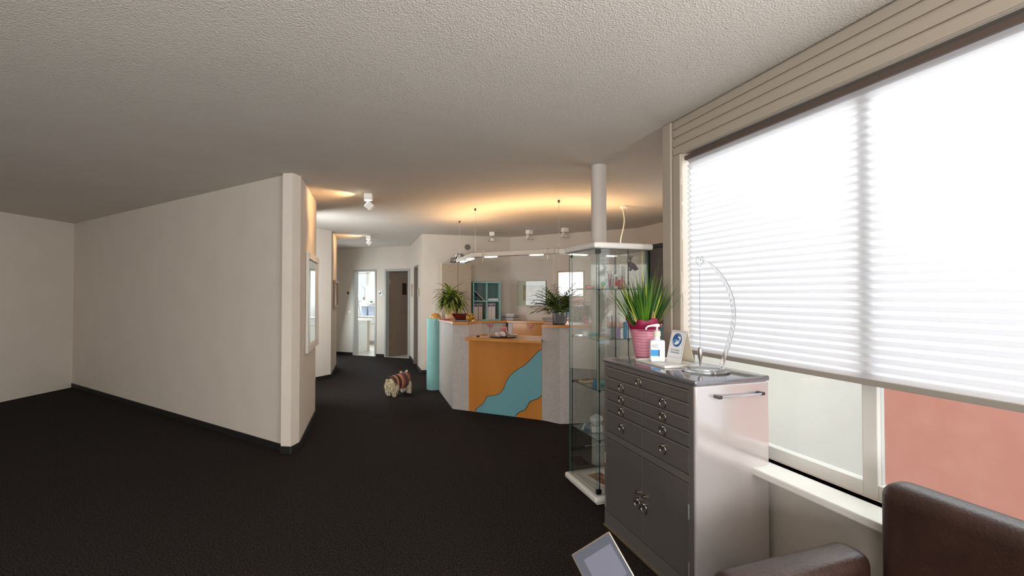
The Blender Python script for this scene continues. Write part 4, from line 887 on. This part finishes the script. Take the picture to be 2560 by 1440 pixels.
# areca palm in a grey glossy pot
p = onz(1402, 811.5, DZ)+V(0, .075, 0); pa = thing('palm', 'small areca palm in a glossy grey pot on the right desk pier', 'potted plant', p, 0)
GPOT = mat('glossy_grey_pot', '#6f6d72', .18, coat=.5)
MB().lathe([(.055, 0), (.072, .012), (.078, .04), (.080, .135), (.080, .14), (.074, .14), (.072, .12)], n=40).build('pot', GPOT, pa, smooth=True)
MB().lathe([(.001, .12), (.072, .12)], n=24, cap=False).build('soil', MATS['soil'], pa)
LGm = [mat('palm_green', '#4f8026', .42, var='#356020', scale=12, amt=.6), mat('palm_light', '#8a9a3a', .42), mat('palm_dark', '#1e3a14', .45)]
b = MB(); rnd = random.Random(21)
for i in range(76):
    a = 2.399*i; el = 1.5-.95*(i/76)+rnd.uniform(-.12, .12); L = rnd.uniform(.20, .38); side_ = V(-math.sin(a), math.cos(a), 0)
    d = V(math.cos(a)*math.cos(el), math.sin(a)*math.cos(el), math.sin(el)); q = V(.02*math.cos(a), .02*math.sin(a), .12); pts = [q.copy()]; dd = d.copy()
    for k in range(10): dd = (dd+V(math.cos(a)*.05, math.sin(a)*.05, -.075)).normalized(); q = q+dd*L/10; pts.append(q.copy())
    b.mi = 0; b.tube(pts, [.0028-.0002*k for k in range(11)], 5)
    for k in range(4, 11):
        for sgn in (-1, 1):
            t = k/10; ld = ((pts[k]-pts[k-1]).normalized()*.75+side_*sgn*.75+V(0, 0, rnd.uniform(-.1, .3))).normalized()
            b.mi = rnd.choice((0, 0, 1, 2, 2)); b.blade(pts[k], ld, .125*(1.15-t*.6)*rnd.uniform(.85, 1.15), .0135, .5, seg=4, fold=.3, tipw=.08)
b.build('fronds', LGm, pa, smooth=True)
p = onz(1386, 808, DZ); o = MB().box(-.02, .02, -.02, .02, 0, .14).build('pen_holder', BLACKP, bevel=.003); o.location = V(p.x-.005, 5.30, DZ); tag(o, 'black upright holder just behind the grey palm pot', 'holder')
# easter figures behind the glass case
def bunny(px, lab, col, s=1.0):
    q = onz(px, 806, DZ); t = thing('bunny_figurine', lab, 'figurine', V(q.x, 5.32, DZ), 0, 'bunny figurines on the right desk pier'); m = mat('bunny_'+col, col, .2, coat=.6)
    MB().ball((0, 0, .027*s), (.024*s, .02*s, .027*s), 14).build('figure_body', m, t, smooth=True)
    MB().ball((0, 0, .066*s), (.015*s, .014*s, .015*s), 14).build('head', m, t, smooth=True)
    for g in (-1, 1): MB().tube([(g*.006*s, 0, .076*s), (g*.012*s, 0, .10*s)], [.004*s, .003*s], 8).build('ear', m, t, smooth=True)
bunny(1457, 'pink metallic bunny figurine, leftmost behind the case glass', '#c2478a'); bunny(1468, 'white bunny figurine right next to the pink one', '#e8e0dc', .8); bunny(1479, 'brown and white bunny figurine, rightmost behind the case glass', '#a8684e', .95)
# low turquoise holder with dark binders under the office window
bx0 = BR.l(onv(1424, 790, BR.w(0, -.25), BR.w(1, -.25)))[0]
fh = thing('file_rack', 'low turquoise file rack on the worktop below the office window', 'rack', BR.w(bx0, -.30, .983), BR.a)
b = MB(); b.box(0, .36, 0, .25, 0, .012); b.build('rack_floor', TURQ, fh); 
for x0 in (0, .348): MB().box(x0, x0+.012, 0, .25, .0125, .11).build('rack_side', TURQ, fh)
for i in range(3):
    bd = thing('ring_binder', ('dark green ring binder leftmost in the low file rack', 'dark green ring binder in the middle of the low file rack', 'dark green ring binder rightmost in the low file rack')[i], 'binder', BR.w(bx0+.02+i*.105, -.29, .9958), BR.a, 'dark binders below the office window')
    MB().box(0, .07, 0, .22, 0, .27).build('cover', mat('bottle_green', '#28332c', .4), bd, bevel=.002); MB().lathe([(.01, 0), (.01, .002)], n=14, M=Matrix.Translation((.035, 0, .05)) @ MR).build('finger_ring', STEEL, bd)
# silver tray with a pink jar and sweets on the writing ledge
LZZ = .9408; q = onz(1258, 842.3, LZZ); q = V(q.x, q.y, LZZ)
ty = thing('serving_tray', 'round silver tray on the writing ledge', 'tray', q, 0)
MB().lathe([(.13, 0), (.145, .002), (.165, .010), (.172, .012), (.165, .012), (.145, .0045), (.001, .003)], n=48).build('tray_dish', mat('tarnished_silver', '#a9a4a0', .2, 1), ty, smooth=True)
jr = thing('candy_jar', 'pink glass lidded candy jar standing on the silver tray', 'jar', q+V(.01, .055, .004), 0)
PG = mat('pink_glass', '#e08e96', .1, coat=.6, trans=.35)
MB().lathe([(.034, 0), (.044, .006), (.044, .085), (.040, .095)], n=32).build('jar_body', PG, jr, smooth=True)
MB().lathe([(.047, .0955), (.047, .102), (.034, .116), (.010, .124)], n=32).build('lid', PG, jr, smooth=True)
MB().lathe([(.006, .1245), (.013, .136), (.008, .146), (.011, .152), (.002, .160)], n=20).build('knob', PG, jr, smooth=True)
SW_ = mat('sugar_white', '#f3e4e0', .6); SWP = mat('sugar_pink', '#e8b7bc', .5); FOIL = mat('crinkled_foil', '#d8d2c8', .22, 1, bump=.6, bscale=40)
def star(px, lab, m, s, dy, rz):
    c0 = onz(px, 843, LZZ); o_ = MB()
    for k in range(7):
        a = 2*PI*k/7+rz; d = V(math.cos(a)*.8, math.sin(a)*.5, .35+.6*abs(math.sin(a*1.5))).normalized(); o_.tube([V(0, 0, .012*s), V(0, 0, .012*s)+d*.026*s], [.008*s, .005*s], 8)
    o_.ball((0, 0, .011*s), .011*s, 10); o = o_.build('sweet', m, smooth=True); o.location = V(c0.x, q.y+dy, LZZ+.0135); return tag(o, lab, 'sweet', 'sweets on the silver tray')
star(1242, 'white star-shaped sweet, leftmost on the silver tray', SW_, 1.3, -.05, .2); star(1247, 'pink wrapped sweet in front left of the candy jar', SWP, 1.0, -.10, 1)
star(1256, 'tall white star-shaped sweet in front of the candy jar', SW_, 1.6, -.07, .7); star(1261, 'small white sweet at the front rim of the silver tray', SW_, 1.0, -.115, 2)
for px, dy, r1, lab, L in ((1268, -.02, 1.0, 'large foil-wrapped sweet leaning against the candy jar', .075), (1274, -.08, .4, 'crumpled silver foil sweet at the right front of the tray', .055), (1284, -.05, .12, 'long foil-wrapped stick, rightmost on the silver tray', .085)):
    c0 = onz(px, 843, LZZ); M_ = Matrix.Rotation(r1 if r1 < .9 else .75, 4, 'Y'); b = MB(); b.tube([M_ @ V(x, 0, 0) for x in (-L/2-.012, -L/2, -L/2+.006, L/2-.006, L/2, L/2+.012)], [.009, .004, .013, .013, .004, .009], 9)
    lo = min(v.co.z for v in b.bm.verts); o = b.build('foil_sweet', FOIL); o.location = V(c0.x, q.y+dy, LZZ+.0135-lo); tag(o, lab, 'sweet', 'sweets on the silver tray')
pp = onz(1190, 843, LZZ); o = MB().box(-.12, .10, -.04, .07, 0, .0015).build('note_sheet', mat('cream_paper', '#e6d5b8', .7)); o.location = V(-.375, 5.53, LZZ); o.rotation_euler = (0, 0, -.35); tag(o, 'cream sheet of paper at the left end of the writing ledge', 'paper')
o = MB().ball((0, 0, .010), (.026, .014, .010), 16).build('car_key', BLACKP, smooth=True); o.location = V(onz(1197, 840, LZZ+.002).x, 5.50, LZZ+.0022); tag(o, 'small black key fob on the cream paper', 'key')

# ---------------------------------------------------------------- mirrors, pictures, signs on the left and in the hallway
def onwall(P, Q, px0, px1, y0, y1, pxy):
    fr = Frame(P[0], P[1], math.atan2(Q[1]-P[1], Q[0]-P[0])); a = fr.l(onv(px0, 740, P, Q))[0]; c_ = fr.l(onv(px1, 740, P, Q))[0]
    return fr, a, c_, onv(pxy, y1, P, Q).z, onv(pxy, y0, P, Q).z
fr, a, c_, z0, z1 = onwall(Lb, Lc, 763, 790.6, 628, 884, 763); W1 = c_-a
mr = thing('wall_mirror', 'tall white-framed mirror on the faceted left wall', 'mirror', (*fr.w(a, 0)[:2], z0), fr.a); Hm = z1-z0; fw = .065
b = MB(); b.box(0, fw, -.03, -.003, 0, Hm); b.box(W1-fw, W1, -.03, -.003, 0, Hm); b.box(fw, W1-fw, -.03, -.003, 0, fw); b.box(fw, W1-fw, -.03, -.003, Hm-fw, Hm); b.build('frame', mat('white_frame2', '#dedad2', .4), mr, bevel=.004)
MB().box(fw, W1-fw, -.012, -.006, fw, Hm-fw).build('mirror_glass', MIRROR, mr)
fr, a, c_, z0, z1 = onwall(Lf, Lg, 832.5, 841.5, 700, 771, 833); W1 = c_-a
mr = thing('wall_picture', 'narrow glazed wooden picture on the far left hallway wall', 'picture', (*fr.w(a, 0)[:2], z0), fr.a); Hm = z1-z0
b = MB(); b.box(0, .05, -.035, -.003, 0, Hm); b.box(W1-.05, W1, -.035, -.003, 0, Hm); b.box(.05, W1-.05, -.035, -.003, 0, .05); b.box(.05, W1-.05, -.035, -.003, Hm-.05, Hm); b.build('frame', mat('brown_frame', '#94795f', .5), mr, bevel=.003)
MB().box(.05, W1-.05, -.01, -.004, .05, Hm-.05).build('print', mat('pale_print', '#c7c2b4', .5, var='#9da394', scale=5), mr); MB().box(.05, W1-.05, -.018, -.014, .05, Hm-.05).build('glass', GLASSV, mr)
def plate(P, Q, px0, px1, y0, y1, nm, lab, cat, m, th=.008):
    fr, a, c_, z0, z1 = onwall(P, Q, px0, px1, y0, y1, (px0+px1)/2); t = thing(nm, lab, cat, (*fr.w(a, 0)[:2], z0), fr.a); MB().box(0, c_-a, -th, -.001, 0, z1-z0).build('panel', m, t, bevel=.002); return t, c_-a, z1-z0
t, w, h = plate(Ha, Hb, 867, 877, 726, 739, 'door_sign', 'small square sign with a black figure left of the bright doorway', 'sign', mat('sign_grey', '#d5d5d0', .4))
MB().box(w*.15, w*.55, -.009, -.0081, h*.2, h*.8).build('black_symbol', BLACKP, t); MB().box(w*.62, w*.82, -.009, -.0081, h*.25, h*.75).build('pale_symbol', mat('sym_grey', '#9aa09a', .5), t)
t, w, h = plate(Ha, Hb, 945, 957, 726, 739, 'door_sign', 'small square sign with a seated figure between the two doorways', 'sign', MATS['sign_grey'])
b = MB(); b.ball((w*.66, -.009, h*.82), (w*.06, .001, h*.07), 10); b.tube([(w*.64, -.009, h*.7), (w*.6, -.009, h*.42), (w*.36, -.009, h*.38), (w*.30, -.009, h*.15)], [.008, .011, .009, .006], 6); b.build('seated_figure', BLACKP, t)
MB().lathe([(h*.12, 0), (h*.12, .001)], n=16, M=Matrix.Translation((w*.2, -.008, h*.55)) @ MR).build('pale_symbol', MATS['sym_grey'], t)
t, w, h = plate(Ha, Hb, 871.5, 877, 776, 783, 'light_switch', 'white light switch below the sign left of the bright doorway', 'light switch', WHITEP); MB().box(w*.15, w*.85, -.011, -.0085, h*.15, h*.85).build('rocker', WHITEP, t, bevel=.001)
def keyorn(P, Q, px0, px1, y0, y1, lab):
    fr, a, c_, z0, z1 = onwall(P, Q, px0, px1, y0, y1, (px0+px1)/2); t = thing('key_ornament', lab, 'wall ornament', (*fr.w((a+c_)/2, 0)[:2], z0), fr.a, 'key ornaments in the hallway'); H_ = z1-z0; w = .05
    b = MB(); b.tube([(w*math.cos(k*PI/6), -.014, H_*.85+w*.8*math.sin(k*PI/6)) for k in range(12)], .011, 7, closed=True); b.build('key_bow', mat('antique_cream', '#b9a98a', .5), t, smooth=True)
    b = MB(); b.tube([(0, -.014, H_*.68), (0, -.014, 0)], .011, 8); b.box(-.0, .045, -.022, -.006, .0, .03); b.box(0, .04, -.022, -.006, .06, .085); b.build('key_shaft', MATS['antique_cream'], t)
keyorn(Hb, Ra, 1028, 1033.5, 711, 742, 'cream key-shaped ornament left of the dark hallway door'); keyorn(Hb, Ra, 1046, 1049.5, 724, 742, 'smaller key-shaped ornament right of the dark hallway door')
# far right: light blue cabinet, poster on the charcoal door
t = thing('low_cabinet', 'light blue low cabinet standing before the charcoal door at far right', 'cabinet', OF.w(sO(1622), -.36, 0), OF.a)
b = MB(); b.box(0, .85, 0, .34, 0, .985); b.build('body', mat('light_blue_lacquer', '#7fb4cf', .35), t, bevel=.003); MB().box(-.01, .86, -.01, .345, .9855, 1.01).build('top_board', mat('light_blue_top', '#9cc8dc', .3), t, bevel=.003)
s0_, s1_ = sO(1650), 1.4
t = thing('poster', 'dark blue poster on the charcoal door at far right', 'poster', OF.w(s0_, .1185, 1.25), OF.a); MB().box(0, s1_-s0_, 0, .0012, 0, .62).build('sheet', mat('poster_blue', '#3c4f68', .5, var='#4d6a4f', scale=7, amt=.3), t); MB().box(0, s1_-s0_, -.004, 0, .62, .64).build('top_strip', BLACKP, t)

# ---------------------------------------------------------------- treatment room furniture seen through the doorway
WM = mat('white_melamine', '#dfe0dc', .4)
TY = 2.65-.0; t = thing('counter_unit', 'white counter under the bright window in the room beyond the doorway', 'counter', HF.w(0, 2.06, 0), HF.a)
MB().box(-2.0, 1.5, .03, .56, .1, .80).build('body', WM, t)
for i in range(7): 
    d = MB().box(-2.0+i*.5+.003, -1.5+i*.5-.003, .008, .028, .12, .60).build('door', WM, t, bevel=.002); e = MB().box(-2.0+i*.5+.003, -1.5+i*.5-.003, .008, .028, .61, .79).build('drawer', WM, t, bevel=.002)
    for g, z in ((d, .56), (e, .70)): MB().box(-1.85+i*.5, -1.65+i*.5, -.008, .007, z, z+.01).build('handle', mat('dark_handle', '#77787a', .4), g)
MB().box(-2.0, 1.5, .06, .56, 0, .1).build('plinth', mat('grey_plinth', '#a9aaa6', .5), t); MB().box(-2.02, 1.52, -.01, .575, .80, .83).build('worktop_board', WHITEP, t, bevel=.003)
t = thing('desk_unit', 'white desk block with thick top just inside the bright doorway', 'desk', HF.w(.9, .47, 0), HF.a)
MB().box(-.9, 0, 0, .33, 0, .78).build('body', WM, t, bevel=.002); MB().box(-.92, .03, -.03, .48, .7805, .83).build('desk_top', WHITEP, t, bevel=.006); MB().box(-.9, -.03, .34, .46, 0, .78).build('drawer_side', mat('beige_side', '#b7ab97', .5), t)
def bp(px, oy): return HF.l(onv(px, 770, HF.w(0, oy), HF.w(1, oy)))[0]
for px, w, h, lab, c_ in ((910, .20, .27, 'left blue-grey container on the counter by the bright window', '#97a2b4'), (928, .22, .25, 'right blue-grey container on the counter by the bright window', '#a6afc0')):
    t = thing('container', lab, 'container', HF.w(bp(px, 2.3), 2.3, .8308), HF.a, 'blue-grey containers on the counter'); MB().box(-w/2, w/2, 0, .2, 0, h).build('container_body', mat('blue_grey'+c_[1:], c_, .4), t, bevel=.008); MB().box(-w/2-.005, w/2+.005, -.005, .205, h+.0005, h+.018).build('lid', mat('lid_grey', '#8c9096', .4), t, bevel=.003)
o = MB().tube([(0, 0, 0), (0, 0, .10), (0, 0, .11), (0, 0, .13)], [.03, .03, .012, .012], 12).build('bottle', BLACKP, smooth=True); o.location = HF.w(.62, .6, .8308); tag(o, 'small dark bottle on the desk inside the bright doorway', 'bottle')
t = thing('green_bowl', 'green bowl on the sill of the bright window', 'bowl', HF.w(bp(928, 2.55), 2.55, TZ[0]+.001), 0); MB().lathe([(.03, 0), (.07, .04), (.085, .05), (.065, .042), (.001, .01)], n=24).build('bowl_body', mat('leaf_green', '#3f8f4f', .4), t, smooth=True)
t = thing('dental_lamp', 'grey jointed lamp arm in front of the bright window', 'lamp', HF.w(bp(893, 2.0), 2.04, .8308), HF.a)
lm = [rootinv(t) @ onv(px, py, HF.w(0, 2.0), HF.w(1, 2.0)) for px, py in ((893, 716), (904, 715), (910, 719), (912, 728), (912, 738), (910, 746))]
MB().tube([V(0, 0.1, .021), V(0, 0.02, .35)]+lm, .012, 8).build('arm', mat('lamp_grey', '#a9abb0', .4), t, smooth=True); MB().ball(tuple(lm[-1]), (.04, .04, .055), 14).build('lamp_head', MATS['lamp_grey'], t, smooth=True); MB().box(-.06, .06, .04, .16, 0, .02).build('foot', MATS['lamp_grey'], t, bevel=.003)
t = thing('folding_stool', 'chrome folding stool between the white desk and the counter', 'stool', HF.w(1.12, 1.05, 0), HF.a)
for y in (0, .3):
    MB().tube([(-.06, y, .009), (.12, y, .78)], .009, 8).build('leg', mat('dark_chrome2', '#5d6063', .3, .8), t); MB().tube([(.16, y, .009), (.02, y, .78)], .009, 8).build('leg', MATS['dark_chrome2'], t)
MB().box(-.06, .2, -.01, .31, .785, .81).build('seat', WHITEP, t, bevel=.004)

# ---------------------------------------------------------------- the dog
dg = thing('dog', 'small cream long-haired dog in a brown and orange striped knitted sweater walking on the carpet', 'dog', V(-1.645, 6.58, 0), math.radians(58))
b = MB(); FUR = mat('cream_fur', '#cfc3a4', .9, var='#a8987a', scale=30, amt=.6, bump=.6, bscale=90)
E3 = [((-.13, 0, .175), (.095, .088, .095)), ((-.04, 0, .185), (.12, .090, .095)), ((.06, 0, .19), (.11, .088, .098)), ((.14, .015, .20), (.075, .07, .08)), ((.19, .06, .205), (.055, .055, .055)),
      ((.205, .125, .20), (.062, .068, .060)), ((.20, .195, .175), (.035, .045, .032)), ((.20, .225, .170), (.018, .018, .016))]
for c_, r in E3: b.ball(c_, r, 18)
legs = [((-.155, -.055), -.015), ((-.165, .055), .03), ((.115, -.065), .02), ((.135, .06), -.02)]
for (x, y), sx in legs:
    back = x < 0
    if back: pts = [(x+.03, y, .15), (x+.035, y*1.05, .105), (x-.02, y*1.05, .065), (x+sx*.3, y*1.05, .022), (x+.02+sx*.3, y*1.05, .017)]; rr = [.052, .045, .030, .026, .024]
    else: pts = [(x, y, .16), (x-.008, y*1.05, .10), (x+sx, y*1.05, .05), (x+sx, y*1.05, .022), (x+.018+sx, y*1.05, .017)]; rr = [.042, .034, .027, .025, .023]
    b.tube(pts, rr, 10); b.ball(pts[-1], rr[-1]*.72, 10); b.ball(pts[0], rr[0], 10)
b.tube([(-.20, 0, .22), (-.235, .01, .25), (-.25, .02, .235)], [.022, .018, .008], 8)
for g in (-1, 1): b.tube([(.19+g*.035, .115, .245), (.195+g*.055, .11, .29), (.20+g*.062, .115, .315)], [.022, .018, .006], 8)
body = b.build('dog_body', FUR, dg, smooth=True)
md = body.modifiers.new('remesh', 'REMESH'); md.mode = 'VOXEL'; md.voxel_size = .007; md.use_smooth_shade = True
md = body.modifiers.new('smooth', 'SMOOTH'); md.iterations = 3
tx = bpy.data.textures.new('fur_noise', 'CLOUDS'); tx.noise_scale = .018; md = body.modifiers.new('shag', 'DISPLACE'); md.texture = tx; md.strength = .012; md.mid_level = .4
# long coat: locks hanging from the legs, rump, chest and head
b = MB(); rnd = random.Random(3)
def lock(c0, out, L, w, dr=1.1): b.mi = rnd.choice((0, 0, 1)); b.blade(c0, out, L, w, dr, seg=4, fold=.4, tipw=.1)
for (x, y), sx in legs:
    for k in range(150):
        a = rnd.uniform(0, 2*PI); z = rnd.uniform(.035, .15); r = (.022+.14*(z-.03))*(1.1 if x < 0 else .85); c0 = V(x+.005+r*math.cos(a), y*1.04+r*math.sin(a), z)
        lock(c0, V(math.cos(a)*.6, math.sin(a)*.6, -.75), min(rnd.uniform(.025, .045), z*.8), rnd.uniform(.006, .011))
for k in range(260):
    a = rnd.uniform(0, 2*PI); el = rnd.uniform(-.9, 1.1); d = V(-abs(math.cos(a))*math.cos(el), math.sin(a)*math.cos(el), math.sin(el)); lock(V(-.15, 0, .165)+V(d.x*.085, d.y*.085, d.z*.09), V(d.x, d.y, d.z-.7), rnd.uniform(.03, .05), .009)
for k in range(260):
    d = V(rnd.gauss(0, 1), rnd.gauss(0, 1), rnd.gauss(0, 1)).normalized(); lock(V(.205, .13, .20)+V(d.x*.060, d.y*.066, d.z*.058), V(d.x, d.y+.3, d.z-.6), rnd.uniform(.02, .04), .008)
for k in range(60):
    g = rnd.choice((-1, 1)); t = rnd.random(); c0 = V(.19+g*(.035+.027*t), .113, .245+.07*t); d = V(rnd.gauss(0, 1), rnd.gauss(0, 1), .2).normalized(); lock(c0+d*.012, d+V(0, 0, -.3), .02, .006)
b.build('long_coat', [mat('coat_light', '#d8cdb2', .9), mat('coat_shade', '#b5a583', .9)], dg, smooth=True)
for y in (.170, .190): pass
MB().ball((.20, .243, .176), (.011, .008, .009), 12).build('nose', BLACKP, dg, smooth=True)
for g in (-1, 1): MB().ball((.205+g*.026, .182, .212), .0065, 10).build('eye', BLACKP, dg, smooth=True)
SWT = bpy.data.materials.new('striped_knit'); SWT.use_nodes = True; nt = SWT.node_tree; bs_ = nt.nodes['Principled BSDF']; bs_.inputs['Roughness'].default_value = .95
tc2 = nt.nodes.new('ShaderNodeTexCoord'); sx2 = nt.nodes.new('ShaderNodeSeparateXYZ'); mt = nt.nodes.new('ShaderNodeMath'); mt.operation = 'MULTIPLY_ADD'; mt.inputs[1].default_value = 3.1; mt.inputs[2].default_value = .5
rp = nt.nodes.new('ShaderNodeValToRGB'); rp.color_ramp.interpolation = 'CONSTANT'
cols = ['#4a3226', '#7d4a30', '#c99a78', '#5a2e2a', '#2a2420', '#2f2a26', '#8a4a2e', '#d08a50', '#c47a48', '#4a1f22', '#8f5568', '#5c2f38', '#2b211d', '#6d5238', '#2e2622', '#c9835c', '#a8523a', '#3a2a22', '#8a6a50', '#332622']
while len(rp.color_ramp.elements) < len(cols): rp.color_ramp.elements.new(.5)
for i, h_ in enumerate(cols): rp.color_ramp.elements[i].position = i/len(cols); rp.color_ramp.elements[i].color = lin(h_)
nt.links.new(tc2.outputs['Object'], sx2.inputs[0]); nt.links.new(sx2.outputs[0], mt.inputs[0]); nt.links.new(mt.outputs[0], rp.inputs[0]); nt.links.new(rp.outputs[0], bs_.inputs['Base Color'])
wv = nt.nodes.new('ShaderNodeTexVoronoi'); wv.inputs['Scale'].default_value = 140; bpn = nt.nodes.new('ShaderNodeBump'); bpn.inputs['Strength'].default_value = .8; nt.links.new(tc2.outputs['Object'], wv.inputs[0]); nt.links.new(wv.outputs[0], bpn.inputs['Height']); nt.links.new(bpn.outputs[0], bs_.inputs['Normal'])
b = MB(); P = []; F = []; n = 32; rings = [(-.165, .086, .098, .18), (-.14, .098, .108, .182), (-.10, .104, .112, .184), (-.04, .106, .112, .188), (.02, .106, .112, .19), (.08, .105, .113, .193), (.13, .096, .105, .198), (.165, .082, .09, .203), (.185, .066, .072, .208)]
for x, ry, rz, cz in rings:
    for k in range(n):
        a = 2*PI*k/n; s_ = math.sin(a); zz = cz+rz*s_*(1 if s_ > 0 else .92); P.append((x+(.03 if x < -.1 else 0)*(-s_)*.9+(.015*(x > .1)*s_), (x > .1)*.015*(x-.1)/.06+ry*math.cos(a), zz))
for i in range(len(rings)-1):
    for k in range(n): F.append((i*n+k, i*n+(k+1) % n, (i+1)*n+(k+1) % n, (i+1)*n+k))
b.poly(P, F); b.build('knitted_sweater', SWT, dg, smooth=True, sol=.006)

# ---------------------------------------------------------------- foreground: leather armchair and tablet on a floor stand
ac = thing('armchair', 'dark brown leather armchair partly in view at the lower right', 'armchair', WF.w(1.72, -.49, 0), WF.a)
MB().box(-.28, .28, -.36, .22, .12, .42).build('seat', LEATHER, ac, bevel=.05, seg=5, smooth=True)
for x0, x1 in ((-.42, -.285), (.285, .42)): MB().box(x0, x1, -.38, .24, .10, .56).build('armrest', LEATHER, ac, bevel=.06, seg=6, smooth=True)
MB().box(-.28, .28, .225, .36, .12, .82).build('backrest', LEATHER, ac, bevel=.06, seg=6, smooth=True)
for x in (-.36, .36):
    for y in (-.32, .30 if False else .19): MB().lathe([(.018, 0), (.022, .10)], (x, y, 0), 14).build('leg', BLACKP, ac, smooth=True)
Lp, Tp, Rp = (1427, 1387), (1523, 1327), (1604, 1431)
rc = Vector(ray(1512, 1412)); rc.normalize(); dist = 1.62; ctr = V(0, 0, HC)+rc*dist
def onp(px, py): r = Vector(ray(px, py)); return V(0, 0, HC)+r*(dist/r.dot(rc))
l_, t_, r_ = onp(*Lp), onp(*Tp), onp(*Rp); e1 = (t_-l_); w1 = e1.length; e1.normalize(); e2 = (r_-t_); e2 = e2-e1*e2.dot(e1); h1 = e2.length; e2.normalize(); e3 = e1.cross(e2).normalized()
if e3.dot(rc) > 0: e3 = -e3
cen = (l_+t_)/2+e2*h1/2
st = thing('tablet_stand', 'tablet computer with silver rim held on a black floor stand in the foreground', 'tablet stand', V(cen.x, cen.y+.03, 0), 0)
TM = rootinv(st) @ Matrix.Translation(cen) @ Matrix((e1, e2, e3)).transposed().to_4x4()
g = MB(); g.box(-w1/2, w1/2, -h1/2, h1/2, -.018, -.001, TM); cs = g.build('tablet_case', mat('champagne_metal', '#b8a898', .25, .9), st, bevel=.005, seg=3, smooth=True)
MB().box(-w1/2+.004, w1/2-.004, -h1/2+.004, h1/2-.004, -.0012, .0006, TM).build('bezel', mat('bezel_grey', '#3c3e48', .3, spec=.25), cs)
MB().box(-w1/2+.028, w1/2-.016, -h1/2+.030, h1/2-.016, .0006, .001, TM).build('screen', mat('idle_screen', '#5a5a68', .25, var='#50515e', scale=4, spec=.25), cs)
tcz = (TM @ V(0, 0, -.03)); MB().tube([(tcz.x, tcz.y+.0, .02), (tcz.x, tcz.y, tcz.z-.01)], .012, 12).build('pole', BLACKP, st, smooth=True)
MB().lathe([(.14, 0), (.14, .012), (.02, .02)], (tcz.x, tcz.y, 0), 32).build('floor_base', BLACKP, st, smooth=True)
MB().ball((tcz.x, tcz.y, tcz.z), .024, 14).build('swivel_joint', BLACKP, st, smooth=True)
